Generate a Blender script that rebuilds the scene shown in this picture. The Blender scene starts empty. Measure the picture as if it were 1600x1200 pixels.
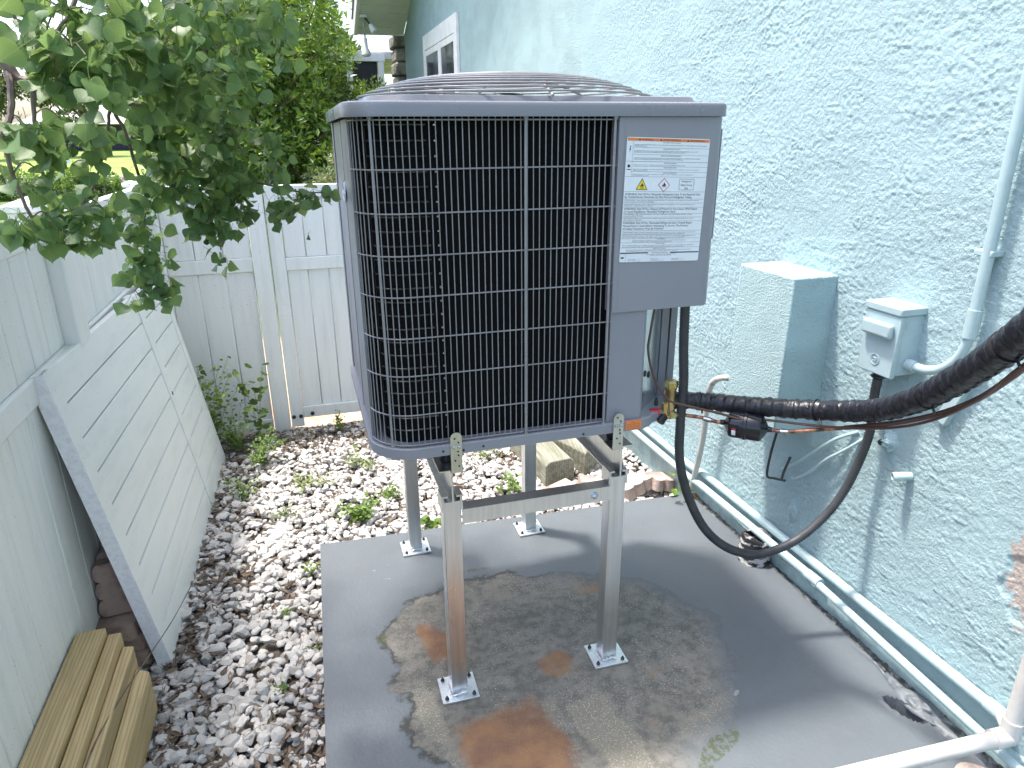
import bpy, math, random
import numpy as np
from mathutils import Matrix, Vector

S = bpy.context.scene
COL = S.collection
R = math.radians
# ------------------------------------------------------------------ camera, world, sun, exposure
cam_d = bpy.data.cameras.new('camera'); cam = bpy.data.objects.new('camera', cam_d); COL.objects.link(cam)
cam_d.sensor_width = 36.0; cam_d.lens = 1075.8 / 1600 * 36.0
cam_d.clip_start = 0.05; cam_d.clip_end = 2000
_p, _r, _a = R(19.9), R(-0.4478), R(16.706)
fw = Vector((math.sin(_a)*math.cos(_p), math.cos(_a)*math.cos(_p), -math.sin(_p)))
rt = Vector((math.cos(_a), -math.sin(_a), 0)); up = rt.cross(fw)
rt2 = math.cos(_r)*rt + math.sin(_r)*up; up2 = -math.sin(_r)*rt + math.cos(_r)*up
cam.matrix_world = Matrix(((rt2.x, up2.x, -fw.x, 0), (rt2.y, up2.y, -fw.y, 0), (rt2.z, up2.z, -fw.z, 1.65), (0, 0, 0, 1)))
S.camera = cam
SUN = Vector((-0.27, 0.20, 1.0)).normalized()
el = math.asin(SUN.z); az = math.atan2(SUN.x, SUN.y)
w = bpy.data.worlds.new('World'); S.world = w; w.use_nodes = True
nt = w.node_tree; nt.nodes.clear()
sky = nt.nodes.new('ShaderNodeTexSky'); sky.sky_type = 'NISHITA'; sky.sun_disc = False
sky.sun_elevation = el; sky.sun_rotation = az; sky.dust_density = 3.6; sky.air_density = 1.0; sky.ozone_density = 1.2
bg = nt.nodes.new('ShaderNodeBackground'); bg.inputs['Strength'].default_value = 0.15
wo = nt.nodes.new('ShaderNodeOutputWorld')
nt.links.new(sky.outputs[0], bg.inputs[0]); nt.links.new(bg.outputs[0], wo.inputs[0])
sl = bpy.data.lights.new('sun', 'SUN'); sl.energy = 2.0; sl.angle = R(4.5); sl.color = (1.0, 0.95, 0.87)
so = bpy.data.objects.new('sun', sl); COL.objects.link(so); so.location = (-3, 2, 9)
so.rotation_euler = SUN.to_track_quat('Z', 'Y').to_euler()
S.view_settings.view_transform = 'Standard'; S.view_settings.look = 'None'
S.view_settings.exposure = 1.88; S.view_settings.gamma = 1.0; S.view_settings.use_curve_mapping = False
S.cycles.use_denoising = True
S.cycles.max_bounces = 8; S.cycles.transparent_max_bounces = 8

rnd = random.Random(7)
rng = np.random.default_rng(11)

# ------------------------------------------------------------------ numpy noise
def vnoise(x, y, seed=0):
    xi = np.floor(x).astype(np.int64); yi = np.floor(y).astype(np.int64); xf = x-xi; yf = y-yi
    def h(a, b):
        n = (a*374761393 + b*668265263 + seed*144269) & 0x7fffffff
        n = ((n ^ (n >> 13)) * 1274126177) & 0x7fffffff
        return ((n ^ (n >> 16)) & 0xffff) / 65535.0
    u = xf*xf*(3-2*xf); v = yf*yf*(3-2*yf)
    return (h(xi, yi)*(1-u)+h(xi+1, yi)*u)*(1-v) + (h(xi, yi+1)*(1-u)+h(xi+1, yi+1)*u)*v
def fbm(x, y, o=4, seed=0):
    s = 0; a = .5
    for i in range(o): s = s + a*vnoise(x*2**i, y*2**i, seed+i*17); a *= .5
    return s

# ------------------------------------------------------------------ materials
class NB:
    def __init__(s, name):
        s.m = bpy.data.materials.new(name); s.m.use_nodes = True; s.t = s.m.node_tree
        s.b = s.t.nodes['Principled BSDF']; s.out = s.t.nodes['Material Output']
        s.tc = s.t.nodes.new('ShaderNodeTexCoord')
    def n(s, k): return s.t.nodes.new(k)
    def l(s, a, b): s.t.links.new(a, b)
    def mapping(s, scale=(1, 1, 1), src='Object', rot=(0, 0, 0)):
        m = s.n('ShaderNodeMapping'); m.inputs['Scale'].default_value = scale; m.inputs['Rotation'].default_value = rot
        s.l(s.tc.outputs[src], m.inputs[0]); return m.outputs[0]
    def noise(s, scale, detail=4, rough=.55, vec=None, dist=0.0):
        n = s.n('ShaderNodeTexNoise'); n.inputs['Scale'].default_value = scale; n.inputs['Detail'].default_value = detail
        n.inputs['Roughness'].default_value = rough; n.inputs['Distortion'].default_value = dist
        s.l(vec if vec is not None else s.tc.outputs['Object'], n.inputs['Vector']); return n.outputs['Fac']
    def voro(s, scale, vec=None, feature='F1'):
        n = s.n('ShaderNodeTexVoronoi'); n.feature = feature; n.inputs['Scale'].default_value = scale
        s.l(vec if vec is not None else s.tc.outputs['Object'], n.inputs['Vector']); return n.outputs['Distance']
    def math(s, op, a, b=0.5, clamp=False):
        n = s.n('ShaderNodeMath'); n.operation = op; n.use_clamp = clamp
        for i, v in enumerate((a, b)):
            if isinstance(v, (int, float)): n.inputs[i].default_value = v
            else: s.l(v, n.inputs[i])
        return n.outputs[0]
    def ramp(s, v, p0, p1, c0=(0, 0, 0, 1), c1=(1, 1, 1, 1)):
        n = s.n('ShaderNodeMapRange'); n.clamp = True; n.interpolation_type = 'SMOOTHSTEP'
        s.l(v, n.inputs[0]); n.inputs[1].default_value = p0; n.inputs[2].default_value = p1
        return n.outputs[0]
    def mix(s, f, a, b):
        n = s.n('ShaderNodeMix'); n.data_type = 'RGBA'
        if isinstance(f, (int, float)): n.inputs[0].default_value = f
        else: s.l(f, n.inputs[0])
        for i, v in ((6, a), (7, b)):
            if isinstance(v, tuple): n.inputs[i].default_value = (*v[:3], 1)
            else: s.l(v, n.inputs[i])
        return n.outputs[2]
    def bump(s, h, strength=.5, dist=.01, prev=None):
        n = s.n('ShaderNodeBump'); n.inputs['Strength'].default_value = strength; n.inputs['Distance'].default_value = dist
        s.l(h, n.inputs['Height'])
        if prev is not None: s.l(prev, n.inputs['Normal'])
        return n.outputs[0]
    def fin(s, col=None, rough=None, normal=None, metal=None):
        if col is not None:
            if isinstance(col, tuple): s.b.inputs['Base Color'].default_value = (*col[:3], 1)
            else: s.l(col, s.b.inputs['Base Color'])
        if rough is not None:
            if isinstance(rough, (int, float)): s.b.inputs['Roughness'].default_value = rough
            else: s.l(rough, s.b.inputs['Roughness'])
        if normal is not None: s.l(normal, s.b.inputs['Normal'])
        if metal is not None: s.b.inputs['Metallic'].default_value = metal
        return s.m

def simple(name, col, rough=.5, metal=0, col2=None, nscale=8, bscale=0, bdist=.002, bstr=.4, vscale=(1, 1, 1), lo=.4, hi=.65, src='Object'):
    b = NB(name); vec = b.mapping(vscale, src)
    c2 = col2 if col2 else tuple(v*.8 for v in col)
    f = b.ramp(b.noise(nscale, 5, .6, vec), lo, hi)
    c = b.mix(f, col, c2)
    nn = b.bump(b.noise(bscale, 4, .6, vec), bstr, bdist) if bscale else None
    rg = b.n('ShaderNodeMapRange'); b.l(f, rg.inputs[0]); rg.inputs[3].default_value = max(.02, rough-.06); rg.inputs[4].default_value = min(1, rough+.08)
    return b.fin(c, rg.outputs[0], nn, metal)

def attr_color(b, name):
    a = b.n('ShaderNodeAttribute'); a.attribute_name = name; return a

M = {}
# cyan painted stucco
def stucco(name, base, amp=1.0, patch=False):
    b = NB(name)
    m1 = b.mapping((1, 1, 1)); m2 = b.mapping((1, .8, 1.25), rot=(0.5, 0, 0))
    n1 = b.noise(125, 5, .78, m1); n2 = b.noise(44, 3, .55, m2); n3 = b.noise(4.5, 3, .5, m2, 1.2); v = b.voro(150, m1)
    streak = b.ramp(b.noise(7, 5, .6, m2, 1.5), .57, .585)
    flat = b.ramp(b.noise(3.2, 2, .5, m1), .42, .62)
    h = b.math('ADD', b.math('MULTIPLY', n1, 1.35), b.math('MULTIPLY', n2, .85))
    h = b.math('SUBTRACT', h, b.math('MULTIPLY', v, .55))
    h = b.math('ADD', h, b.math('MULTIPLY', streak, .22))
    h = b.math('MULTIPLY', h, b.math('ADD', b.math('MULTIPLY', flat, .45), .65))
    nn = b.bump(h, 1.0, .0066*amp)
    c = b.mix(b.ramp(n3, .35, .65), base, tuple(x*.92 for x in base))
    c = b.mix(b.ramp(b.noise(160, 3, .7), .62, .75), c, tuple(x*.80 for x in base))
    if patch:   # bare spalled render near the front end of the wall
        g = b.n('ShaderNodeSeparateXYZ'); b.l(b.tc.outputs['Object'], g.inputs[0])
        wv = b.math('MULTIPLY', b.math('SUBTRACT', b.noise(9, 5, .6), .5), .35)
        dy = b.math('SUBTRACT', g.outputs[1], 1.02); dz = b.math('SUBTRACT', g.outputs[2], .56)
        d = b.math('ADD', b.math('MULTIPLY', dy, dy), b.math('MULTIPLY', b.math('MULTIPLY', dz, dz), .5))
        d = b.math('ADD', b.math('SQRT', d, 0), wv)
        pm = b.math('SUBTRACT', 1.0, b.ramp(d, .085, .095))
        c = b.mix(pm, c, (.42, .36, .33))
    return b.fin(c, .75, nn)
M['stucco'] = stucco('cyan_stucco', (.35, .475, .505), 1.0)
M['stucco_near'] = stucco('cyan_stucco_coarse', (.345, .470, .498), .40, True)
M['stucco_box'] = stucco('cyan_stucco_fine', (.41, .565, .595), .75)
M['cyan_paint'] = simple('cyan_painted_plastic', (.39, .51, .53), .42, 0, (.36, .47, .49), 30, 300, .0006, .3)
M['cyan_metal'] = simple('cyan_painted_metal', (.38, .49, .515), .38, 0, (.355, .455, .48), 18, 200, .0006, .3)
M['plinth'] = simple('cyan_plinth_paint', (.36, .49, .50), .6, 0, (.26, .35, .36), 14, 120, .002, .5)

def vinyl(name, base, dirty=.5, streak=(9, 9, .7)):
    b = NB(name)
    m1 = b.mapping(streak)
    f = b.ramp(b.noise(3.0, 6, .65, m1), .42, .75)
    c = b.mix(b.math('MULTIPLY', f, dirty), base, (.50, .56, .50))
    sp = b.ramp(b.noise(140, 2, .5), .70, .74)
    c = b.mix(b.math('MULTIPLY', sp, .6), c, (.22, .24, .2))
    return b.fin(c, .42, b.bump(b.noise(60, 3, .5, b.mapping((3, 3, .3))), .2, .0008))
M['vinyl'] = vinyl('white_vinyl', (.86, .85, .835), .28)
M['vinyl_gate'] = vinyl('white_vinyl_gate', (.85, .85, .83), .25, (4, 1, 4))
M['vinyl_edge'] = simple('scuffed_vinyl', (.84, .82, .86), .6, 0, (.74, .72, .76), 70, 200, .001, .4)
M['white_pvc'] = simple('white_pvc', (.56, .54, .51), .4, 0, (.49, .47, .44), 12)
M['white_trim'] = simple('white_trim', (.78, .78, .80), .5, 0, (.70, .70, .73), 6)
M['soffit'] = simple('soffit_vinyl', (.62, .68, .62), .5, 0, (.56, .62, .56), 3)

M['unit'] = simple('grey_powder_coat', (.250, .250, .284), .36, 0.0, (.238, .238, .271), 3, 900, .0003, .25)
M['unit_lid'] = simple('grey_powder_coat_lid', (.200, .205, .235), .27, 0.0, (.19, .193, .222), 3, 900, .0003, .15)
M['wire'] = simple('grey_coated_wire', (.27, .265, .28), .32, .1)
M['black'] = simple('black_plastic', (.012, .012, .014), .4)
def finmat():
    b = NB('black_coil_fins')
    v = b.mapping((1, 1, 1)); wv = b.n('ShaderNodeTexWave'); wv.wave_type = 'BANDS'; wv.bands_direction = 'Z'; wv.inputs['Scale'].default_value = 90
    wv.inputs['Distortion'].default_value = .4; b.l(v, wv.inputs[0])
    sp = b.ramp(b.noise(22, 3, .6, b.mapping((1, 1, 4))), .66, .80)
    c = b.mix(b.math('MULTIPLY', sp, .35), (.003, .003, .004), (.02, .021, .024))
    b.b.inputs['Specular IOR Level'].default_value = .15
    return b.fin(c, .8, b.bump(wv.outputs['Fac'], .5, .001))
M['fins'] = finmat()
M['tube_dark'] = simple('dark_coil_tube', (.13, .135, .14), .3, .7, (.02, .02, .025), 60)
def alu(name, base, rough, dirt=0.0):
    b = NB(name)
    f = b.noise(3, 5, .6, b.mapping((30, 30, 1.2)))
    c = b.mix(b.ramp(f, .3, .7), base, tuple(x*.86 for x in base))
    if dirt: c = b.mix(b.math('MULTIPLY', b.ramp(b.noise(9, 4, .6), .5, .7), dirt), c, tuple(x*.6 for x in base))
    rr = b.n('ShaderNodeMapRange'); b.l(b.noise(6, 4, .6), rr.inputs[0]); rr.inputs[3].default_value = rough-.08; rr.inputs[4].default_value = rough+.12
    return b.fin(c, rr.outputs[0], b.bump(f, .12, .0006), 1.0)
M['alu'] = alu('brushed_aluminium', (.76, .78, .80), .28)
M['alu_plate'] = alu('aluminium_base_plate', (.80, .83, .86), .42)
M['galv'] = alu('galvanised_strap', (.66, .64, .60), .42, .5)
M['galv_panel'] = alu('galvanised_panel', (.66, .72, .72), .16)
M['weld'] = simple('weld_bead', (.85, .86, .88), .5, .6, (.6, .6, .62), 80, 300, .002, .8)
M['bolt'] = simple('bolt_steel', (.55, .58, .62), .3, 1.0, (.40, .42, .45), 40)
M['bolt_dark'] = simple('dark_bolt', (.05, .06, .07), .4, .6)
M['brass'] = simple('brass', (.62, .47, .24), .32, .9, (.42, .32, .15), 30)
def copper():
    b = NB('worn_copper'); v = b.mapping((1, 1, 1))
    c = b.mix(b.ramp(b.noise(45, 4, .6, v), .42, .6), (.52, .24, .15), (.10, .07, .06))
    c = b.mix(b.ramp(b.noise(28, 3, .6, v), .66, .74), c, (.45, .44, .40))
    return b.fin(c, .42, None, .7)
M['copper'] = copper()
def tape():
    b = NB('black_wrapped_tape')
    n = b.noise(40, 4, .6, b.mapping((1, 1, 1)), 1.5)
    return b.fin((.012, .012, .018), .30, b.bump(n, .7, .004))
M['tape'] = tape()
M['flex'] = simple('dark_grey_flex_conduit', (.045, .047, .052), .55, 0, (.035, .036, .04), 30)
M['red'] = simple('red_cap', (.55, .02, .03), .35)
M['drier'] = simple('gloss_black_paint', (.010, .011, .018), .16)
M['wire_brown'] = simple('brown_cable', (.10, .05, .04), .45)
def labelmat(name, c, r=.35): return simple(name, c, r, 0, tuple(x*.96 for x in c), 5)
M['lab_white'] = labelmat('label_white', (.74, .77, .82), .3)
M['lab_orange'] = labelmat('label_orange', (.75, .22, .06))
M['lab_black'] = labelmat('label_black', (.02, .02, .03))
M['lab_red'] = labelmat('label_red', (.60, .04, .07))
M['lab_yellow'] = labelmat('label_yellow', (.85, .62, .03))
M['lab_blue'] = labelmat('badge_blue', (.015, .03, .14), .2)
def wood(name, a, c2, sc=1.0):
    b = NB(name); m = b.mapping((14*sc, 1.0*sc, 14*sc))
    g = b.noise(3.5, 6, .6, m, .8); k = b.ramp(b.noise(2.2, 2, .5), .60, .72)
    wv = b.n('ShaderNodeTexWave'); wv.inputs['Scale'].default_value = 2.2; wv.inputs['Distortion'].default_value = 6; wv.inputs['Detail'].default_value = 3; wv.bands_direction = 'X'; b.l(m, wv.inputs[0])
    c = b.mix(b.ramp(g, .3, .7), a, c2); c = b.mix(b.math('MULTIPLY', b.ramp(wv.outputs['Fac'], .55, .95), .45), c, tuple(x*.5 for x in c2))
    c = b.mix(b.math('MULTIPLY', k, .35), c, tuple(x*.55 for x in c2))
    return b.fin(c, .7, b.bump(g, .5, .003))
M['wood'] = wood('treated_lumber', (.60, .445, .235), (.46, .33, .165))
M['wood_old'] = wood('weathered_timber', (.34, .33, .27), (.17, .17, .12), .8)
M['paver'] = simple('brown_concrete_paver', (.38, .27, .225), .9, 0, (.22, .15, .125), 9, 90, .006, .9)
M['paver_pink'] = simple('pink_concrete_paver', (.48, .38, .33), .9, 0, (.30, .22, .19), 9, 90, .006, .9)
M['stone'] = simple('pillar_stone', (.30, .28, .24), .9, 0, (.12, .11, .10), 6, 20, .03, .9)
M['screen'] = simple('dark_insect_screen', (.02, .022, .026), .6)
M['glass'] = simple('dark_window_glass', (.05, .055, .065), .12, 0, (.07, .075, .085), 3)
M['foam'] = simple('orange_spray_foam', (.45, .27, .09), .7, 0, (.30, .17, .07), 20, 80, .004, .8)

def padmat():
    b = NB('painted_concrete')
    a = attr_color(b, 'stain'); sp = b.n('ShaderNodeSeparateColor'); b.l(a.outputs['Color'], sp.inputs[0])
    g = attr_color(b, 'stain2'); sg = b.n('ShaderNodeSeparateColor'); b.l(g.outputs['Color'], sg.inputs[0])
    w1 = b.math('SUBTRACT', b.noise(9, 6, .65), .5); w2 = b.math('SUBTRACT', b.noise(28, 5, .7), .5)
    def mask(ch, amp, lo, hi):
        v = b.math('ADD', ch, b.math('MULTIPLY', w1, amp)); v = b.math('ADD', v, b.math('MULTIPLY', w2, amp*.7)); return b.ramp(v, lo, hi)
    fine = b.noise(230, 4, .8); mid = b.noise(22, 7, .75); big = b.noise(2.6, 4, .55)
    paint = b.mix(b.ramp(big, .35, .7), (.118, .134, .150), (.104, .118, .131))
    paint = b.mix(b.math('MULTIPLY', b.ramp(mid, .5, .7), .35), paint, (.135, .146, .162))
    sc = b.ramp(b.noise(33, 5, .8), .70, .73); paint = b.mix(b.math('MULTIPLY', sc, .5), paint, (.07, .075, .08))
    bare = b.mix(b.ramp(mid, .38, .62), (.190, .180, .158), (.105, .101, .090))
    bare = b.mix(b.ramp(b.noise(6, 5, .7), .5, .64), bare, (.215, .198, .170))
    grit = b.ramp(b.noise(170, 5, .8), .555, .60); dens = b.ramp(b.noise(5, 5, .7), .40, .60)
    bare = b.mix(b.math('MULTIPLY', b.math('MULTIPLY', grit, dens), .75), bare, (.48, .45, .39))
    rust = b.mix(b.ramp(b.noise(7, 4, .6), .35, .65), (.27, .135, .058), (.17, .078, .045))
    rust = b.mix(b.math('MULTIPLY', grit, .3), rust, (.33, .22, .13))
    bare = b.mix(b.math('MULTIPLY', mask(sp.outputs[1], .75, .36, .78), .85), bare, rust)
    bare = b.mix(b.math('MULTIPLY', mask(sp.outputs[2], .6, .46, .66), .7), bare, b.mix(grit, (.22, .20, .16), (.50, .49, .40)))
    m0 = mask(sp.outputs[0], .34, .485, .515)
    edge = b.math('MULTIPLY', mask(sp.outputs[0], .34, .43, .50), b.math('SUBTRACT', 1.0, mask(sp.outputs[0], .34, .50, .545)))
    edge = b.math('MULTIPLY', edge, b.ramp(b.noise(7, 4, .7), .36, .50))
    right = sg.outputs[1]                       # soft worn edge on the right-hand side of the patch
    soft = mask(sp.outputs[0], .45, .40, .92)
    mm = b.n('ShaderNodeMix'); mm.data_type = 'FLOAT'; b.l(right, mm.inputs[0]); b.l(m0, mm.inputs[2]); b.l(soft, mm.inputs[3])
    c = b.mix(mm.outputs[0], paint, bare)
    c = b.mix(b.math('MULTIPLY', edge, b.math('SUBTRACT', .85, b.math('MULTIPLY', right, .7))), c, (.030, .032, .026))
    alg = b.math('MULTIPLY', mask(sg.outputs[0], .7, .5, .62), b.ramp(b.noise(60, 4, .7), .42, .56))
    c = b.mix(b.math('MULTIPLY', alg, .8), c, (.06, .075, .03))
    c = b.mix(mask(sg.outputs[2], .8, .5, .56), c, (.25, .265, .28))
    h = b.math('ADD', b.math('MULTIPLY', b.noise(75, 4, .7), .9), b.math('MULTIPLY', mid, .5)); h = b.math('SUBTRACT', h, b.math('MULTIPLY', m0, .35))
    rg = b.n('ShaderNodeMapRange'); b.l(m0, rg.inputs[0]); rg.inputs[3].default_value = .42; rg.inputs[4].default_value = .8
    return b.fin(c, rg.outputs[0], b.bump(h, .55, .004))
M['pad'] = padmat()

def tone_mat(name, c0, c1, rough=.8, attr='tone', bscale=0, bdist=.003, trans=0.0, extra=None, spec=None):
    b = NB(name); a = attr_color(b, attr)
    c = b.mix(a.outputs['Fac'], c0, c1)
    if extra: c = b.mix(b.ramp(b.noise(extra[0], 4, .65), extra[1], extra[2]), c, extra[3])
    nn = b.bump(b.noise(bscale, 4, .6), .6, bdist) if bscale else None
    m = b.fin(c, rough, nn)
    if spec is not None: b.b.inputs['Specular IOR Level'].default_value = spec
    if trans:
        tr = b.n('ShaderNodeBsdfTranslucent'); mx = b.n('ShaderNodeMixShader'); mx.inputs[0].default_value = trans
        hs = b.n('ShaderNodeHueSaturation'); hs.inputs['Value'].default_value = 1.7; hs.inputs['Hue'].default_value = .475; hs.inputs['Saturation'].default_value = 1.1
        b.l(c, hs.inputs['Color']); b.l(hs.outputs[0], tr.inputs[0]); b.l(b.b.outputs[0], mx.inputs[1]); b.l(tr.outputs[0], mx.inputs[2]); b.l(mx.outputs[0], b.out.inputs[0])
    return m
M['gravel'] = tone_mat('white_marble_chips', (.31, .29, .28), (.56, .54, .525), .8, bscale=60, bdist=.004, extra=(22, .58, .72, (.30, .27, .25)))
M['litter'] = tone_mat('dry_leaf_litter', (.075, .052, .038), (.24, .175, .125), .75)
M['soil'] = simple('dark_soil', (.09, .075, .06), .95, 0, (.15, .125, .10), 20, 60, .02, .8)
M['sand'] = simple('sandy_dirt', (.50, .40, .29), .95, 0, (.55, .28, .12), 2.0, 50, .02, .8)
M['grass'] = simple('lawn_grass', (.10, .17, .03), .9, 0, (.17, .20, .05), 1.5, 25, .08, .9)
M['grass_far'] = simple('far_lawn_grass', (.22, .30, .045), .9, 0, (.14, .21, .04), .25, 8, .1, .6)  # stronger yellow-green than the near lawn
M['water'] = simple('canal_water', (.10, .13, .14), .12, 0, (.14, .17, .18), 1.0, 3, .06, .5)
M['seawall'] = simple('pale_seawall_concrete', (.52, .50, .47), .8, 0, (.36, .34, .31), 3)
M['rocks'] = simple('rip_rap', (.36, .31, .26), .9, 0, (.14, .12, .10), 3, 6, .1, .9)
M['leaf_bg'] = tone_mat('hedge_leaf', (.040, .085, .022), (.20, .33, .06), .38, trans=.32)
M['leaf_pale'] = tone_mat('pale_shrub_leaf', (.08, .12, .05), (.30, .34, .17), .45, trans=.25)
M['leaf_far'] = tone_mat('far_tree_leaf', (.03, .055, .018), (.15, .19, .05), .6, trans=.2)
M['weed'] = tone_mat('weed_leaf', (.05, .10, .02), (.17, .28, .05), .55, trans=.3)
M['bark'] = simple('bark', (.12, .09, .07), .85, 0, (.06, .045, .035), 12, 60, .01, .8)
M['bark_pale'] = simple('branch_bark', (.20, .155, .13), .75, 0, (.10, .075, .06), 25, 120, .002, .7)
M['petiole'] = simple('leaf_stalk', (.28, .36, .09), .5)
def leafmat():
    b = NB('heart_leaf'); uv = b.n('ShaderNodeUVMap'); s = b.n('ShaderNodeSeparateXYZ'); b.l(uv.outputs[0], s.inputs[0])
    a = attr_color(b, 'tone'); oi = b.n('ShaderNodeObjectInfo')
    x = b.math('ABSOLUTE', b.math('SUBTRACT', s.outputs[0], .5)); rib = b.math('SUBTRACT', 1.0, b.ramp(x, .006, .022))
    # side veins
    k = b.math('SUBTRACT', b.math('MULTIPLY', s.outputs[1], 6.0), b.math('MULTIPLY', x, 5.0)); fr = b.math('ABSOLUTE', b.math('SUBTRACT', b.math('FRACT', k, 0), .5))
    vein = b.math('MULTIPLY', b.math('SUBTRACT', 1.0, b.ramp(fr, .03, .10)), .28)
    tone = b.math('ADD', b.math('MULTIPLY', a.outputs['Fac'], .75), b.math('MULTIPLY', oi.outputs['Random'], .35), True)
    c = b.mix(tone, (.055, .130, .050), (.155, .250, .070))
    c = b.mix(b.math('MULTIPLY', b.ramp(b.noise(14, 3, .5), .6, .75), .25), c, (.14, .17, .03))
    c = b.mix(b.math('MAXIMUM', b.math('MULTIPLY', rib, .7), vein), c, (.17, .27, .09))
    b.fin(c, .48, b.bump(b.noise(120, 3, .6), .15, .001))
    tr = b.n('ShaderNodeBsdfTranslucent'); mx = b.n('ShaderNodeMixShader'); mx.inputs[0].default_value = .38
    hs = b.n('ShaderNodeHueSaturation'); hs.inputs['Value'].default_value = 1.9; hs.inputs['Hue'].default_value = .47
    b.l(c, hs.inputs['Color']); b.l(hs.outputs[0], tr.inputs[0]); b.l(b.b.outputs[0], mx.inputs[1]); b.l(tr.outputs[0], mx.inputs[2]); b.l(mx.outputs[0], b.out.inputs[0])
    return b.m
M['leaf'] = leafmat()

# ------------------------------------------------------------------ object helpers
ORI = {}
def link(o, parent=None):
    COL.objects.link(o)
    if parent is not None: o.parent = parent
    return o
def thing(name, loc, label, cat, group=None):
    o = bpy.data.objects.new(name, None); COL.objects.link(o); o.location = loc; o.empty_display_size = .1
    ORI[o.name] = Vector(loc); o['label'] = label; o['category'] = cat
    if group: o['group'] = group
    return o
def tag(o, label=None, cat=None, group=None, kind=None):
    for k, v in (('label', label), ('category', cat), ('group', group), ('kind', kind)):
        if v: o[k] = v
    return o
def origin_of(p):
    v = Vector((0, 0, 0))
    while p is not None: v += p.location; p = p.parent
    return v
class MB:
    def __init__(s): s.v = []; s.f = []
    def add(s, vs, fs):
        k = len(s.v); s.v += [tuple(v) for v in vs]; s.f += [tuple(i+k for i in f) for f in fs]; return s
    def box(s, x0, x1, y0, y1, z0, z1):
        return s.add([(x, y, z) for z in (z0, z1) for y in (y0, y1) for x in (x0, x1)],
                     [(0, 2, 3, 1), (4, 5, 7, 6), (0, 1, 5, 4), (2, 6, 7, 3), (0, 4, 6, 2), (1, 3, 7, 5)])
    def obox(s, o, u, v, n, lu, lv, ln):     # corner o, unit axes, lengths
        o, u, v, n = Vector(o), Vector(u).normalized()*lu, Vector(v).normalized()*lv, Vector(n).normalized()*ln
        P = [o+a*u+b*v+c*n for c in (0, 1) for b in (0, 1) for a in (0, 1)]
        return s.add(P, [(0, 2, 3, 1), (4, 5, 7, 6), (0, 1, 5, 4), (2, 6, 7, 3), (0, 4, 6, 2), (1, 3, 7, 5)])
    def tube(s, pts, r, n=8, cap=True, closed=False, ecc=None):
        pts = [Vector(p) for p in pts]; m = len(pts)
        rs = r if isinstance(r, (list, tuple)) else [r]*m
        T = []
        for i in range(m):
            if closed: t = pts[(i+1) % m]-pts[i-1]
            else: t = pts[min(i+1, m-1)]-pts[max(i-1, 0)]
            T.append(t.normalized())
        nrm = Vector((0, 0, 1)) if abs(T[0].z) < .9 else Vector((1, 0, 0))
        nrm = (nrm-T[0]*nrm.dot(T[0])).normalized(); V = []; F = []
        for i in range(m):
            nrm = (nrm-T[i]*nrm.dot(T[i])); nrm = nrm.normalized() if nrm.length > 1e-6 else T[i].orthogonal().normalized()
            b = T[i].cross(nrm)
            for k in range(n):
                a = 2*math.pi*k/n; V.append(pts[i]+(nrm*math.cos(a)+b*math.sin(a))*rs[i])
        mm = m if closed else m-1
        for i in range(mm):
            j = (i+1) % m
            for k in range(n): F.append((i*n+k, i*n+(k+1) % n, j*n+(k+1) % n, j*n+k))
        if cap and not closed: F.append(tuple(range(n-1, -1, -1))); F.append(tuple((m-1)*n+k for k in range(n)))
        return s.add(V, F)
    def lathe(s, prof, o, axis=(0, 0, 1), n=24, cap=True):     # prof: (r, h)
        o = Vector(o); ax = Vector(axis).normalized(); u = ax.orthogonal().normalized(); v = ax.cross(u); V = []; F = []
        for r, h in prof:
            for k in range(n):
                a = 2*math.pi*k/n; V.append(o+ax*h+(u*math.cos(a)+v*math.sin(a))*r)
        for i in range(len(prof)-1):
            for k in range(n): F.append((i*n+k, i*n+(k+1) % n, (i+1)*n+(k+1) % n, (i+1)*n+k))
        if cap: F.append(tuple(range(n-1, -1, -1))); F.append(tuple((len(prof)-1)*n+k for k in range(n)))
        return s.add(V, F)
    def prism(s, poly, z0, z1):
        n = len(poly); V = [(x, y, z0) for x, y in poly]+[(x, y, z1) for x, y in poly]
        F = [tuple(range(n-1, -1, -1)), tuple(range(n, 2*n))]+[(i, (i+1) % n, n+(i+1) % n, n+i) for i in range(n)]
        return s.add(V, F)
    def build(s, name, mat, parent=None, smooth=False, bevel=0, segs=2, angle=35):
        me = bpy.data.meshes.new(name); off = origin_of(parent) if parent is not None else Vector((0, 0, 0))
        me.from_pydata([(v[0]-off.x, v[1]-off.y, v[2]-off.z) for v in s.v], [], s.f)
        me.materials.append(mat); me.update()
        if smooth:
            me.shade_smooth() if hasattr(me, 'shade_smooth') else None
            try: me.set_sharp_from_angle(angle=R(angle))
            except Exception: pass
        o = bpy.data.objects.new(name, me); link(o, parent)
        if bevel:
            b = o.modifiers.new('bevel', 'BEVEL'); b.width = bevel; b.segments = segs; b.limit_method = 'ANGLE'; b.angle_limit = R(40)
            try: me.shade_smooth(); 
            except Exception: pass
            b.harden_normals = False
            try: me.set_sharp_from_angle(angle=R(60))
            except Exception: pass
        return o
def inst(mesh, name, parent, loc, rot=None, scale=None):
    o = bpy.data.objects.new(name, mesh); link(o, parent)
    off = origin_of(parent) if parent is not None else Vector((0, 0, 0))
    m = Matrix.Translation(Vector(loc)-off)
    if rot is not None: m = m @ rot.to_4x4()
    if scale is not None: m = m @ Matrix.Diagonal((*scale, 1)) if not isinstance(scale, (int, float)) else m @ Matrix.Scale(scale, 4)
    o.matrix_local = m
    return o
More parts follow.
